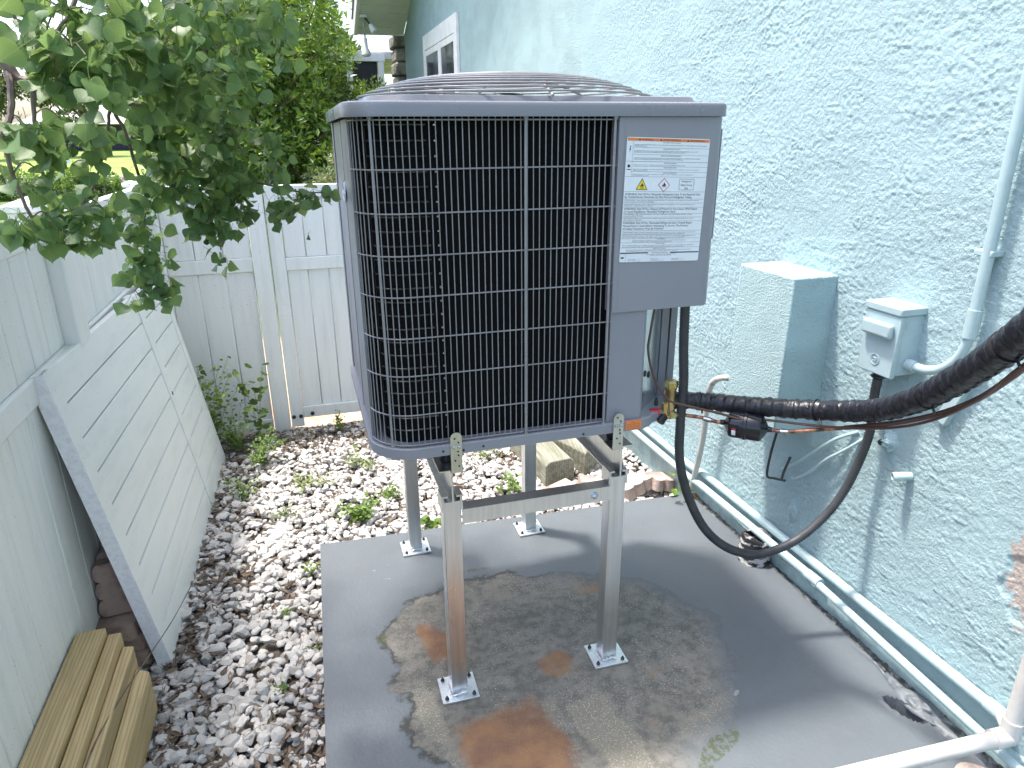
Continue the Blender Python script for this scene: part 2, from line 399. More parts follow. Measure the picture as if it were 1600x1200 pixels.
def spline(pts, k=8):
    P = [Vector(p) for p in pts]; out = []
    for i in range(len(P)-1):
        p0 = P[max(i-1, 0)]; p1 = P[i]; p2 = P[i+1]; p3 = P[min(i+2, len(P)-1)]
        for j in range(k):
            t = j/k; out.append(.5*((2*p1)+(-p0+p2)*t+(2*p0-5*p1+4*p2-p3)*t*t+(-p0+3*p1-3*p2+p3)*t**3))
    out.append(P[-1]); return out
def resample(pts, step):
    P = [Vector(p) for p in pts]; d = [0]
    for i in range(1, len(P)): d.append(d[-1]+(P[i]-P[i-1]).length)
    n = max(2, int(d[-1]/step)); out = []; j = 0
    for i in range(n+1):
        t = d[-1]*i/n
        while j < len(P)-2 and d[j+1] < t: j += 1
        seg = max(1e-9, d[j+1]-d[j]); out.append(P[j].lerp(P[j+1], min(1, (t-d[j])/seg)))
    return out
def ortho(tip, nrm):
    y = Vector(tip).normalized(); z = Vector(nrm); z = (z-y*z.dot(y)).normalized(); x = y.cross(z)
    return Matrix((x, y, z)).transposed()
def np_mesh(name, V, F, mat, parent=None, tone=None, uv=None, smooth=False, attr='tone'):
    """V (n,3), F (m,k) equal-size faces; tone per vertex"""
    me = bpy.data.meshes.new(name); off = origin_of(parent) if parent is not None else Vector((0, 0, 0))
    V = np.asarray(V, np.float32)-np.array(off, np.float32); F = np.asarray(F, np.int32); k = F.shape[1]
    me.vertices.add(len(V)); me.vertices.foreach_set('co', V.ravel())
    me.loops.add(F.size); me.loops.foreach_set('vertex_index', F.ravel())
    me.polygons.add(len(F)); me.polygons.foreach_set('loop_start', np.arange(0, F.size, k, dtype=np.int32))
    if tone is not None:
        a = me.attributes.new(attr, 'FLOAT', 'POINT'); a.data.foreach_set('value', np.asarray(tone, np.float32))
    if uv is not None:
        u = me.uv_layers.new(name='UVMap'); u.data.foreach_set('uv', np.asarray(uv, np.float32)[F.ravel()].ravel())
    me.update(calc_edges=True); me.validate()
    me.polygons.foreach_set('use_smooth', np.full(len(F), smooth)); me.materials.append(mat)
    o = bpy.data.objects.new(name, me); return link(o, parent)
_txt = {}
def text_mesh(s, ext=0):
    if s not in _txt:
        cu = bpy.data.curves.new('t', 'FONT'); cu.body = s; cu.size = 1.0; cu.resolution_u = 2; cu.extrude = ext
        ob = bpy.data.objects.new('t', cu); me = bpy.data.meshes.new_from_object(ob)
        V = [tuple(v.co) for v in me.vertices]; F = [tuple(p.vertices) for p in me.polygons]
        bpy.data.objects.remove(ob); bpy.data.curves.remove(cu); bpy.data.meshes.remove(me)
        _txt[s] = (V, F)
    return _txt[s]
def put_text(mb, s, place, a, b, h, w=None, align='l'):
    """place(a,b)->point; a right, b down (metres); h cap height; w target width"""
    V, F = text_mesh(s)
    if not V: return
    xs = [v[0] for v in V]; ww = max(xs)-min(xs); x0 = min(xs); sy = h/.70; sx = (w/ww) if w else sy
    if align == 'c': a = a-ww*sx/2
    mb.add([place(a+(v[0]-x0)*sx, b-v[1]*sy) for v in V], F)
def copy_tree(o, parent=None):
    c = o.copy(); COL.objects.link(c)
    if parent is not None: c.parent = parent
    for ch in list(o.children): copy_tree(ch, c)
    return c
# ================================================================== THE SETTING
X0 = 1.729                                   # face of the house wall
def pad_mesh():
    nx, ny = 230, 270
    u, v = np.meshgrid(np.linspace(0, 1, nx), np.linspace(0, 1, ny))
    yb = 2.682*(1-u)+2.598*u; y = .45*(1-v)+yb*v
    xl = -.115*(1-v)+(-.062)*v; x = xl*(1-u)+1.722*u
    # broken right-hand edge, chipped along the wall
    jag = (fbm(y*7, y*0+3, 4, 5)-.45)*.06*np.clip((u-.96)/.04, 0, 1); x = x-np.abs(jag)
    z = np.zeros_like(x)+(fbm(x*3, y*3, 3, 2)-.5)*.004
    crack = np.clip(1-np.abs(x-1.655-(fbm(y*5, y*0, 3, 9)-.5)*.06)/.012, 0, 1)*np.clip((1.5-y)/.2, 0, 1); z = z-crack*.02
    # open hole with torn edges
    hx, hy = (x-1.600)*.93+(y-1.215)*.36, -(x-1.600)*.36+(y-1.215)*.93
    d = np.sqrt((hx/.021)**2+(hy/.052)**2); z = z-np.clip((1.15-d)/.25, 0, 1)*.085+np.exp(-((d-1.35)/.25)**2)*.006
    P = np.stack([x, y, z], -1).reshape(-1, 3)
    # stain polygon (bare concrete where the old unit stood), signed distance
    poly = np.array([(.115, 1.97), (.16, 2.09), (.26, 2.19), (.41, 2.235), (.60, 2.22), (.795, 2.19), (1.00, 2.14), (1.15, 2.02), (1.24, 1.88), (1.29, 1.73), (1.24, 1.56), (1.17, 1.40), (1.08, 1.30), (.90, 1.24), (.75, 1.0), (.45, .85), (.25, 1.1), (.235, 1.40), (.165, 1.50), (.145, 1.60), (.175, 1.70), (.13, 1.78), (.145, 1.87)])
    px, py = P[:, 0], P[:, 1]
    px = px+(fbm(P[:, 0]*9, P[:, 1]*9, 3, 31)-.5)*.10; py = py+(fbm(P[:, 0]*9, P[:, 1]*9, 3, 77)-.5)*.10
    dist = np.full(len(P), 9.0); inside = np.zeros(len(P), bool); n = len(poly)
    for i in range(n):
        a, b = poly[i], poly[(i+1) % n]; e = b-a; wx, wy = px-a[0], py-a[1]
        t = np.clip((wx*e[0]+wy*e[1])/(e@e), 0, 1); dist = np.minimum(dist, np.hypot(wx-e[0]*t, wy-e[1]*t))
        c = ((a[1] > py) != (b[1] > py)) & (px < (b[0]-a[0])*(py-a[1])/(b[1]-a[1]+1e-12)+a[0]); inside ^= c
    sd = np.where(inside, dist, -dist); ch0 = np.clip(.5+sd/.30, 0, 1)
    def blobs(L):
        r = np.zeros(len(P))
        for (cx, cy, sx, sy, an, k) in L:
            ca, sa = math.cos(an), math.sin(an); dx, dy = px-cx, py-cy; uu, vv = (dx*ca+dy*sa)/sx, (-dx*sa+dy*ca)/sy
            q = np.maximum(np.abs(uu), np.abs(vv))*.55+np.hypot(uu, vv)*.45; r = np.maximum(r, k*np.clip(1.5-q, 0, 1))
        return r
    rust = blobs([(.42, 1.42, .15, .17, .15, 1), (.30, 1.92, .055, .12, .1, .85), (.66, 1.71, .075, .06, .1, .7), (.92, 2.06, .12, .05, 0, .55), (.86, 1.40, .06, .06, 0, .35), (.95, 1.57, .05, .04, 0, .5), (.42, 1.16, .16, .16, .15, .9)])
    pale = blobs([(.70, 1.40, .07, .16, .1, 1), (.57, 1.50, .06, .10, 0, .6), (.22, 1.62, .05, .14, 0, .7), (1.05, 1.36, .16, .05, .4, .85), (.98, 1.62, .12, .12, 0, .5), (.75, 1.95, .1, .1, 0, .35)])
    alg = blobs([(.215, 1.33, .035, .09, .2, 1), (.98, 1.25, .10, .03, .2, .9), (1.17, 1.48, .03, .05, 0, .6), (.125, 2.0, .02, .05, 0, .8), (.5, 2.29, .12, .015, -.05, .7)])
    white = blobs([(1.153, 1.406, .010, .010, 0, .9), (.17, 2.36, .02, .012, .3, .52), (.20, 2.29, .016, .010, .3, .5), (.12, 2.41, .022, .012, 0, .5), (.40, 1.62, .03, .02, .5, .5), (.33, 2.58, .03, .012, 0, .55), (.19, 2.45, .012, .01, 0, .5), (.73, 2.31, .018, .012, 0, .5)])
    right = np.clip((P[:, 0]-.65)/.30, 0, 1)
    F = []; idx = np.arange(nx*ny).reshape(ny, nx)
    F = np.stack([idx[:-1, :-1], idx[:-1, 1:], idx[1:, 1:], idx[1:, :-1]], -1).reshape(-1, 4)
    # skirt
    ring = np.concatenate([idx[0, :], idx[1:, -1], idx[-1, -2::-1], idx[-2:0:-1, 0]]); m = len(ring); base = P[ring].copy(); base[:, 2] = -.16
    k0 = len(P); V = np.concatenate([P, base]); j = np.arange(m); SK = np.stack([ring[j], k0+j, k0+(j+1) % m, ring[(j+1) % m]], -1)
    o = np_mesh('concrete_pad', V, np.concatenate([F, SK]), M['pad'], smooth=True)
    def colattr(nm, a, b, c):
        at = o.data.attributes.new(nm, 'FLOAT_COLOR', 'POINT'); z0 = np.zeros(m); arr = np.ones((len(V), 4), np.float32)
        for q, ch in enumerate((a, b, c)): arr[:, q] = np.concatenate([ch, z0])
        at.data.foreach_set('color', arr.ravel())
    colattr('stain', ch0, rust, pale); colattr('stain2', alg, right, white)
    try: o.data.set_sharp_from_angle(angle=R(50))
    except Exception: pass
    tag(o, kind='structure'); return o
pad_mesh()

def sheet(name, x0, x1, y0, y1, z, mat, n=1, amp=0, kind='structure'):
    nx = ny = n+1; u, v = np.meshgrid(np.linspace(x0, x1, nx), np.linspace(y0, y1, ny)); zz = np.zeros_like(u)+z
    if amp: zz = zz+(fbm(u*1.3, v*1.3, 4, 3)-.5)*amp
    i = np.arange(nx*ny).reshape(ny, nx); F = np.stack([i[:-1, :-1], i[:-1, 1:], i[1:, 1:], i[1:, :-1]], -1).reshape(-1, 4)
    o = np_mesh(name, np.stack([u, v, zz], -1).reshape(-1, 3), F, mat, smooth=True); return tag(o, kind=kind)
sheet('soil_bed', -1.0, 1.8, -.8, 4.22, -.115, M['soil'], 60, .02)
sheet('dirt_path', -.5, 1.8, 4.20, 6.6, -.118, M['sand'], 40, .02)
# the lawn that surrounds the yard and runs down to the canal
def lawn():
    mb = MB()
    for (x0, x1, y0, y1) in ((-60, -.99, -8, 6.6), (-60, 60, 6.6, 26.5), (1.95, 60, -8, 6.6), (-.99, 1.95, -8, -.8)): mb.box(x0, x1, y0, y1, -3, -.12 if y1 < 7 else -.121)
    return tag(mb.build('lawn', M['grass']), kind='structure')
lawn()
tag(MB().box(-400, 400, 26.5, 46, -3, -1.0).build('canal_water', M['water']), kind='structure')
tag(MB().box(-400, 400, 46, 47, -3, -.42).build('seawall', M['seawall']), kind='structure')
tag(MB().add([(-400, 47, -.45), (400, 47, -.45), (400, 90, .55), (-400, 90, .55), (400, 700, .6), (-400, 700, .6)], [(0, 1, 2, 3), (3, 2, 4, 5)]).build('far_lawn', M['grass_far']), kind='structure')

# ------------------------------------------------------------------ gravel and leaf litter
def stone_variants(k=10):
    import bmesh
    out = []
    for i in range(k):
        bm = bmesh.new(); bmesh.ops.create_icosphere(bm, subdivisions=2, radius=1.0)
        V = np.array([v.co for v in bm.verts]); bm.faces.ensure_lookup_table(); F = np.array([[v.index for v in f.verts] for f in bm.faces]); bm.free()
        for j in range(11):
            nn = rng.normal(size=3); nn /= np.linalg.norm(nn); dd = rng.uniform(.52, .86); s = V@nn; V = V-np.outer(np.clip(s-dd, 0, None), nn)
        V *= 1+rng.normal(0, .018, (len(V), 1)); V *= np.array([1.0, rng.uniform(.68, .95), rng.uniform(.48, .72)]); out.append((V, F))
    return out
def rot_mats(n, tilt):
    a = rng.uniform(0, 2*np.pi, n); t = rng.normal(0, tilt, n); b = rng.uniform(0, 2*np.pi, n)
    ca, sa = np.cos(a), np.sin(a); Rz = np.zeros((n, 3, 3)); Rz[:, 0, 0] = ca; Rz[:, 0, 1] = -sa; Rz[:, 1, 0] = sa; Rz[:, 1, 1] = ca; Rz[:, 2, 2] = 1
    k = np.stack([np.cos(b), np.sin(b), np.zeros(n)], -1); K = np.zeros((n, 3, 3)); K[:, 0, 1] = -k[:, 2]; K[:, 0, 2] = k[:, 1]; K[:, 1, 0] = k[:, 2]; K[:, 1, 2] = -k[:, 0]; K[:, 2, 0] = -k[:, 1]; K[:, 2, 1] = k[:, 0]
    Rt = np.eye(3)+np.sin(t)[:, None, None]*K+(1-np.cos(t))[:, None, None]*(K@K); return Rt@Rz
def gravel_xy(n):
    x = rng.uniform(-.78, 1.70, n*3); y = rng.uniform(.95, 4.2, n*3); ok = ((x < -.07) | (y > 2.68)); return x[ok][:n], y[ok][:n]
def gravel():
    VV, FF, TT = [], [], []; k = 0
    vs = stone_variants()
    for li, (cnt, z, s0) in enumerate(((4200, -.103, .021), (6600, -.088, .0195))):
        x, y = gravel_xy(cnt); patch = fbm(x*2.6, y*2.6, 3, 40); edge = np.clip((x+.30)/.22, 0, 1)*np.clip((1.9-y)/.5, 0, 1)*(x < 0)
        edge = np.maximum(edge, np.clip((-.45-x)/.2, 0, 1)*.5*(y > 2.2)); edge = np.maximum(edge, np.clip((y-3.75)/.4, 0, 1)*.8)
        keep = (rng.uniform(0, 1, len(x)) > edge*.62) & ((patch < .585) | (rng.uniform(0, 1, len(x)) < .35)) if li else np.ones(len(x), bool)
        x, y = x[keep], y[keep]; n = len(x); s = s0*np.exp(rng.normal(0, .30, n)); zz = z+rng.normal(0, .004, n)+s*.12
        Rm = rot_mats(n, .45); var = rng.integers(0, len(vs), n); tone = np.clip(rng.beta(3.2, 1.6, n), 0, 1)
        for q, (V, F) in enumerate(vs):
            I = np.where(var == q)[0]
            if not len(I): continue
            P = np.einsum('nij,vj->nvi', Rm[I], V)*s[I][:, None, None]+np.stack([x[I], y[I], zz[I]], -1)[:, None, :]
            VV.append(P.reshape(-1, 3)); FF.append((F[None]+(np.arange(len(I))*len(V))[:, None, None]+k).reshape(-1, 3)); TT.append(np.repeat(tone[I], len(V))); k += len(I)*len(V)
    return tag(np_mesh('white_gravel', np.concatenate(VV), np.concatenate(FF), M['gravel'], tone=np.concatenate(TT)), 'white marble chip gravel covering the yard between fence and pad', 'gravel', kind='stuff')
gravel()
def litter():
    n = 9000; x, y = gravel_xy(n*2)
    p = .10+.9*np.clip((x+.36)/.2, 0, 1)*np.clip((1.95-y)/.4, 0, 1)*(x < 0)+.75*np.clip((-.40-x)/.2, 0, 1)+.8*np.clip((y-3.65)/.4, 0, 1)+.6*(fbm(x*2.6, y*2.6, 3, 40) > .57)+.35*np.clip((1.6-y)/.3, 0, 1)
    ok = rng.uniform(0, 1, len(x)) < p; x, y = x[ok][:n], y[ok][:n]; n = len(x)
    base = np.array([(-1, 0, 0), (-.3, -.32, .14), (-.3, .32, .14), (.35, -.30, .10), (.35, .30, .10), (1, 0, .22), (-.3, 0, 0), (.35, 0, -.04)])
    F = np.array([(0, 1, 6), (0, 6, 2), (1, 3, 7), (1, 7, 6), (2, 6, 7), (2, 7, 4), (3, 5, 7), (7, 5, 4)])
    s = rng.uniform(.012, .027, n); Rm = rot_mats(n, .5); zz = -.080+rng.uniform(-.012, .012, n); W_ = rng.uniform(.5, 1.1, n)
    P = np.einsum('nij,nvj->nvi', Rm, base[None]*np.stack([np.ones(n), W_, np.ones(n)], -1)[:, None, :])*s[:, None, None]+np.stack([x, y, zz], -1)[:, None, :]
    tag(np_mesh('leaf_litter', P.reshape(-1, 3), (F[None]+(np.arange(n)*8)[:, None, None]).reshape(-1, 3), M['litter'], tone=np.repeat(rng.beta(1.5, 2, n), 8)), 'dry brown fallen leaves scattered in the gravel', 'leaf litter', kind='stuff')
litter()
mb = MB()
for i in range(150):
    x, y = gravel_xy(12); x, y = float(x[0]), float(y[0])
    if y > 2.4 and rnd.random() < .6: continue
    a = rnd.uniform(0, 6.28); L = rnd.uniform(.04, .14); mb.tube(spline([(x, y, -.07), (x+L*.5*math.cos(a), y+L*.5*math.sin(a), -.062+rnd.uniform(0, .01)), (x+L*math.cos(a+.3), y+L*math.sin(a+.3), -.07)], 3), .0011, 4)
tag(mb.build('fallen_twigs', M['bark_pale']), 'thin dry twigs lying on the gravel', 'twigs', kind='stuff')

# ------------------------------------------------------------------ the house
house = thing('house', (X0, 0, 0), 'pale cyan stucco house with gable end beside the equipment pad', 'house')
WE = 11.05
def rake(y): return 3.03+.42*(WE-y) if y > -1 else 3.03+.42*(WE+1)+.42*(y+1)
mb = MB(); poly = [(-5, -.16), (WE, -.16), (WE, rake(WE)), (-1, rake(-1)), (-5, rake(-5))]
n = len(poly); mb.add([(X0, y, z) for y, z in poly]+[(X0+.2, y, z) for y, z in poly], [tuple(range(n-1, -1, -1)), tuple(range(n, 2*n))]+[(i, (i+1) % n, n+(i+1) % n, n+i) for i in range(n)])
mb.build('wall', M['stucco'], house)
# the stretch of wall close to the yard: real relief, grains and trowel ridges
def near_wall():
    st_ = .0040; ya, yb, za, zb = .45, 4.25, -.12, 2.35; ny, nz = int((yb-ya)/st_)+1, int((zb-za)/st_)+1
    y, z = np.meshgrid(np.linspace(ya, yb, ny), np.linspace(za, zb, nz))
    wy = y+.004*(vnoise(y/.02, z/.02, 71)-.5); wz = z+.004*(vnoise(y/.02, z/.02, 72)-.5)
    g = .60*vnoise(wy/.0098, wz/.0086, 3)+.40*vnoise(wy/.0058, wz/.0054, 4); g = np.clip((g-.26)/.48, 0, 1); g = g*g*(3-2*g)
    lowf = fbm(y/.14, z/.10, 3, 8); m = np.clip(.50+1.3*(lowf-.28), .45, 1.15)
    r1 = fbm(y/.20+.4*lowf, z/.060, 4, 21)-.46; ridge = np.exp(-(r1/.012)**2)*np.clip((fbm(y/.25, z/.2, 2, 33)-.36)/.12, 0, 1)
    r2 = fbm(y/.33, z/.09, 4, 51)-.50; shelf = np.clip(r2/.012, 0, 1)*.0018
    d = .0026*g*m+.0018*ridge+shelf*.5
    rr = np.sqrt((y-1.02)**2+.5*(z-.56)**2)+.35*(fbm(y/.11, z/.11, 4, 5)-.46); d = d-.006*np.clip((.10-rr)/.02, 0, 1)
    d = d*np.clip((yb-y)/1.3, 0, 1)**.6
    x = X0-.0065-d+.005*np.clip((y-(yb-.6))/.6, 0, 1)
    i = np.arange(ny*nz).reshape(nz, ny); F = np.stack([i[:-1, :-1], i[1:, :-1], i[1:, 1:], i[:-1, 1:]], -1).reshape(-1, 4)
    np_mesh('wall', np.stack([x, y, z], -1).reshape(-1, 3), F, M['stucco_near'], house, smooth=True)
near_wall()
# soffit: lengths of v-groove vinyl under the raked eave
k = 0
y = WE+.02
while y > 3.0:
    y1 = y-.148; MB().add([(1.07, y, rake(y)), (X0-.003, y, rake(y)), (X0-.003, y1, rake(y1)), (1.07, y1, rake(y1)), (1.07, y, rake(y)+.012), (X0-.003, y, rake(y)+.012), (X0-.003, y1, rake(y1)+.012), (1.07, y1, rake(y1)+.012)],
        [(0, 1, 2, 3), (7, 6, 5, 4), (0, 4, 5, 1), (2, 6, 7, 3), (0, 3, 7, 4), (1, 5, 6, 2)]).build('soffit_board', M['soffit'], house, bevel=.004, segs=1)
    y = y1-.012
MB().add([(1.02, WE+.05, rake(WE)-.03), (1.068, WE+.05, rake(WE)-.03), (1.068, -1, rake(-1)-.03), (1.02, -1, rake(-1)-.03), (1.02, WE+.05, rake(WE)+.17), (1.068, WE+.05, rake(WE)+.17), (1.068, -1, rake(-1)+.17), (1.02, -1, rake(-1)+.17)],
    [(0, 1, 2, 3), (7, 6, 5, 4), (0, 4, 5, 1), (2, 6, 7, 3), (0, 3, 7, 4), (1, 5, 6, 2)]).build('fascia', M['white_trim'], house)
MB().add([(1.0, WE+.1, rake(WE)+.175), (6, WE+.1, rake(WE)+.175), (6, -1, rake(-1)+.175), (1.0, -1, rake(-1)+.175), (1.0, -6, rake(-6)+.175), (6, -6, rake(-6)+.175)], [(0, 1, 2, 3), (3, 2, 5, 4)]).build('roof', M['seawall'], house)
MB().box(1.07, X0, WE+.03, WE+.06, rake(WE)-.02, rake(WE)+.16).build('eave_end', M['white_trim'], house)
# window
wf = MB(); yA, yB, zB, zT = 7.50, 9.40, 1.30, 2.80
wf.box(X0-.035, X0-.001, yA, yA+.12, zB, zT); wf.box(X0-.035, X0-.001, yB-.08, yB, zB, zT); wf.box(X0-.033, X0-.001, yA+.121, yB-.081, 2.63, zT); wf.box(X0-.033, X0-.001, yA+.121, yB-.081, zB, zB+.1)
win = wf.build('window', M['white_trim'], house, bevel=.004)
wg = MB()
for (a, b) in ((yA+.125, 8.40), (8.46, yB-.085)):
    wg.box(X0-.028, X0-.003, a, a+.05, zB+.1, 2.627); wg.box(X0-.028, X0-.003, b-.05, b, zB+.1, 2.627); wg.box(X0-.028, X0-.003, a+.051, b-.051, 2.56, 2.627)
wg.box(X0-.034, X0-.003, 8.402, 8.458, zB+.1, 2.627)
wg.build('window_frame', M['white_trim'], win, bevel=.003)
for (a, b) in ((yA+.125, 8.40), (8.46, yB-.085)): MB().box(X0-.020, X0-.012, a+.05, b-.05, zB+.1, 2.56).build('window_pane', M['glass'], win)
# rough base strip behind the pipes
b0 = MB(); nn_ = 120; ys = [3.9-i*(3.9-.4)/nn_ for i in range(nn_+1)]
for i in range(nn_):
    ya, yb = ys[i], ys[i+1]; h = .088+.004*math.sin(i*.31)+.003*math.sin(i*.83); xo = .033+.0025*math.sin(i*.23); b0.box(X0-xo, X0-.002, yb, ya, -.10, h-.035)
b0.build('wall_base_render', M['plinth'], house)
# stone pillar and screened porch beyond the far corner
pl = thing('stone_pillar', (1.72, 11.35, -.1), 'rough stone pillar at the far corner of the cyan house', 'pillar')
for i in range(17):
    z = -.1+i*.185; j = rnd.uniform(-.03, .03); MB().box(1.60+j, 1.90+j, 11.12+rnd.uniform(-.03, .02), 11.62, z, z+.178).build('stone', M['stone'], pl, bevel=.03, segs=2)
pp = thing('screened_porch', (1.3, 12.3, -.1), 'dark screened porch with white frame past the stone pillar', 'porch')
for x in (1.44, .95, -.1): MB().box(x, x+.09, 12.0, 12.1, -.1, 2.75).build('post', M['white_trim'], pp)
MB().box(-.1, 1.55, 11.99, 12.11, 2.752, 2.86).build('beam', M['white_trim'], pp); MB().box(.0, 1.43, 12.04, 12.05, -.1, 2.75).build('screen', M['screen'], pp)
MB().box(-.1, 4.0, 12.12, 15, 2.80, 2.9).build('roof', M['seawall'], pp)
# twin floodlight under the eave
zf = rake(10.65); fl = thing('floodlight', (1.125, 10.65, zf), 'twin security floodlight hanging under the white eave', 'lamp')
MB().lathe([(.055, 0), (.055, -.03), (.02, -.04)], (1.125, 10.65, zf), n=16).build('mount', M['white_trim'], fl, True)
MB().tube([(1.125, 10.65, zf-.03), (1.125, 10.63, zf-.30)], .012, 8).build('arm', M['wire'], fl, True)
MB().lathe([(.022, 0), (.028, -.02), (.03, -.12), (.055, -.17), (.063, -.215), (.045, -.235), (0.002, -.24)], (1.125, 10.63, zf-.28), n=20).build('bulb', M['white_trim'], fl, True)
MB().tube([(1.14, 10.64, zf-.03), (1.21, 10.60, zf-.13)], .014, 8).build('arm', M['bolt_dark'], fl, True)
MB().lathe([(.022, 0), (.04, .05), (.05, .10), (.046, .12), (.002, .13)], (1.20, 10.60, zf-.12), axis=(.45, -.35, -.8), n=20).build('bulb', M['white_trim'], fl, True)

# ------------------------------------------------------------------ stucco chase on the wall
cb = MB().box(1.545, X0-.002, 1.892, 2.195, .635, 1.196).build('stucco_chase', M['stucco_box'], None, bevel=.006, segs=2)
tag(cb, 'tall cyan stucco box cover fixed to the wall behind the black hose', 'chase cover')

# ------------------------------------------------------------------ fences
FX = -.81
def plank_col(p, x0, x1, y0, y1, z0, z1, name='plank'):
    MB().box(x0, x1, y0, y1, z0, z1).build(name, M['vinyl'], p, bevel=.003, segs=1)
lf = thing('vinyl_fence', (FX, 2.2, -.1), 'long white vinyl privacy fence running down the left side', 'fence')
def cap(parent, cx, cy, z, w=.075):
    mb = MB(); mb.box(cx-w, cx+w, cy-w, cy+w, z, z+.022); mb.add([(cx-w*.93, cy-w*.93, z+.0225), (cx+w*.93, cy-w*.93, z+.0225), (cx+w*.93, cy+w*.93, z+.0225), (cx-w*.93, cy+w*.93, z+.0225), (cx, cy, z+.05)], [(3, 2, 1, 0), (0, 1, 4), (1, 2, 4), (2, 3, 4), (3, 0, 4)])
    return mb.build('post_cap', M['vinyl'], parent, bevel=.003, segs=1)
posts = [(-.815, 2.635), (-.815, .30)]
for (px_, py_) in posts:
    po = MB().box(px_-.063, px_+.063, py_-.063, py_+.063, -.2, 1.43).build('post', M['vinyl'], lf, bevel=.006); cap(po, px_, py_, 1.431)
for (ya, yb) in ((.365, 2.57), (2.70, 4.245)):
    MB().box(FX-.022, FX+.022, ya, yb, 1.335, 1.405).build('top_rail', M['vinyl'], lf, bevel=.004)
    MB().box(FX-.024, FX+.024, ya, yb, .915, .995).build('middle_rail', M['vinyl'], lf, bevel=.006)
    MB().box(FX-.022, FX+.022, ya, yb, -.09, .0).build('bottom_rail', M['vinyl'], lf, bevel=.004)
    n_ = round((yb-ya)/.152); d_ = (yb-ya)/n_
    for i in range(n_):
        for (z0, z1) in ((.0, .914), (.996, 1.334)): plank_col(lf, FX-.010, FX+.009+rnd.uniform(0, .0008), ya+i*d_+.0014, ya+(i+1)*d_-.0014, z0, z1)
    MB().box(FX-.012, FX-.0102, ya, yb, .001, 1.334).build('gap_light_block', M['vinyl'], lf)  # added sheet that stops light showing through the plank gaps
bf = thing('vinyl_fence', (-.55, 4.31, -.1), 'short white vinyl fence panel closing the yard left of the gate', 'fence')
po = MB().box(-.873, -.747, 4.247, 4.373, -.2, 1.40).build('post', M['vinyl'], bf, bevel=.006); cap(po, -.81, 4.31, 1.401)
for (z0, z1) in ((1.33, 1.398), (.905, .985), (-.12, -.03)): MB().box(-.746, -.292, 4.288, 4.332, z0, z1).build('rail', M['vinyl'], bf, bevel=.004)
for i in range(3):
    a = -.746+i*.1513
    for (z0, z1) in ((-.03, .904), (.986, 1.329)): plank_col(bf, a+.0014, a+.1499, 4.300, 4.320, z0, z1)
MB().box(-.746, -.293, 4.3202, 4.322, -.03, 1.33).build('gap_light_block', M['vinyl'], bf)  # sheet added behind the planks to close their see-through slits
gp = MB().box(-.286, -.190, 4.262, 4.358, -.2, 1.398).build('gate_post', M['vinyl'], None, bevel=.004); tag(gp, 'white square gate post between the fence panel and the gate', 'post')
gt = thing('vinyl_gate', (.35, 4.31, -.05), 'white vinyl gate with dark bolts along its bottom rail', 'gate')
MB().box(-.1835, -.105, 4.285, 4.335, -.10, 1.392).build('stile', M['vinyl'], gt, bevel=.004); MB().box(.86, .93, 4.285, 4.335, -.10, 1.392).build('stile', M['vinyl'], gt, bevel=.004)
for (z0, z1) in ((1.32, 1.390), (.90, .975), (-.045, .030)): MB().box(-.104, .859, 4.286, 4.334, z0, z1).build('rail', M['vinyl'], gt, bevel=.004)
n_ = 8; d_ = .963/n_
for i in range(n_):
    for (z0, z1) in ((.031, .899), (.976, 1.319)): plank_col(gt, -.104+i*d_+.0014, -.104+(i+1)*d_-.0014, 4.302, 4.320, z0, z1)
MB().box(-.104, .859, 4.3202, 4.322, .03, 1.32).build('gap_light_block', M['vinyl'], gt)  # added behind the gate planks so no light comes through the slits
for (x, z) in ((-.165, -.030), (-.122, -.030), (-.05, -.018), (-.10, 1.36), (-.125, 1.365)): MB().lathe([(.0125, 0), (.0125, .006), (.004, .008)], (x, 4.2845, z), (0, -1, 0), 12).build('bolt', M['bolt_dark'], gt, True)
gp2 = MB().box(.945, 1.06, 4.255, 4.365, -.2, 1.398).build('gate_post', M['vinyl'], None, bevel=.004); tag(gp2, 'white square gate post behind the air conditioner, nearer the house', 'post')
b2 = thing('vinyl_fence', (1.4, 4.31, -.1), 'white vinyl fence panel between the far gate post and the house', 'fence')
for (z0, z1) in ((1.33, 1.398), (.905, .985), (-.12, -.03)): MB().box(1.061, X0-.01, 4.288, 4.332, z0, z1).build('rail', M['vinyl'], b2, bevel=.004)
for i in range(4):
    a = 1.062+i*.164
    for (z0, z1) in ((-.03, .904), (.986, 1.329)): plank_col(b2, a+.002, a+.160, 4.300, 4.320, z0, z1)

# the spare gate lying on its side against the left fence
lg = thing('leaning_gate', (-.57, 3.0, -.08), 'white vinyl gate lying on its side, tilted against the left fence', 'gate panel')
O = Vector((-.588, 2.20, -.085)); U = Vector((.040, 1.695, -.01)); V_ = Vector((-.176, -.068, 1.085)); LU, LV = U.length, V_.length
U.normalize(); V_ = (V_-U*V_.dot(U)).normalized(); N_ = U.cross(V_).normalized()
if N_.x < 0: N_ = -N_
def lbox(u0, u1, v0, v1, n0, n1): return MB().obox(O+U*u0+V_*v0+N_*n0, U, V_, N_, u1-u0, v1-v0, n1-n0)
TH = .045
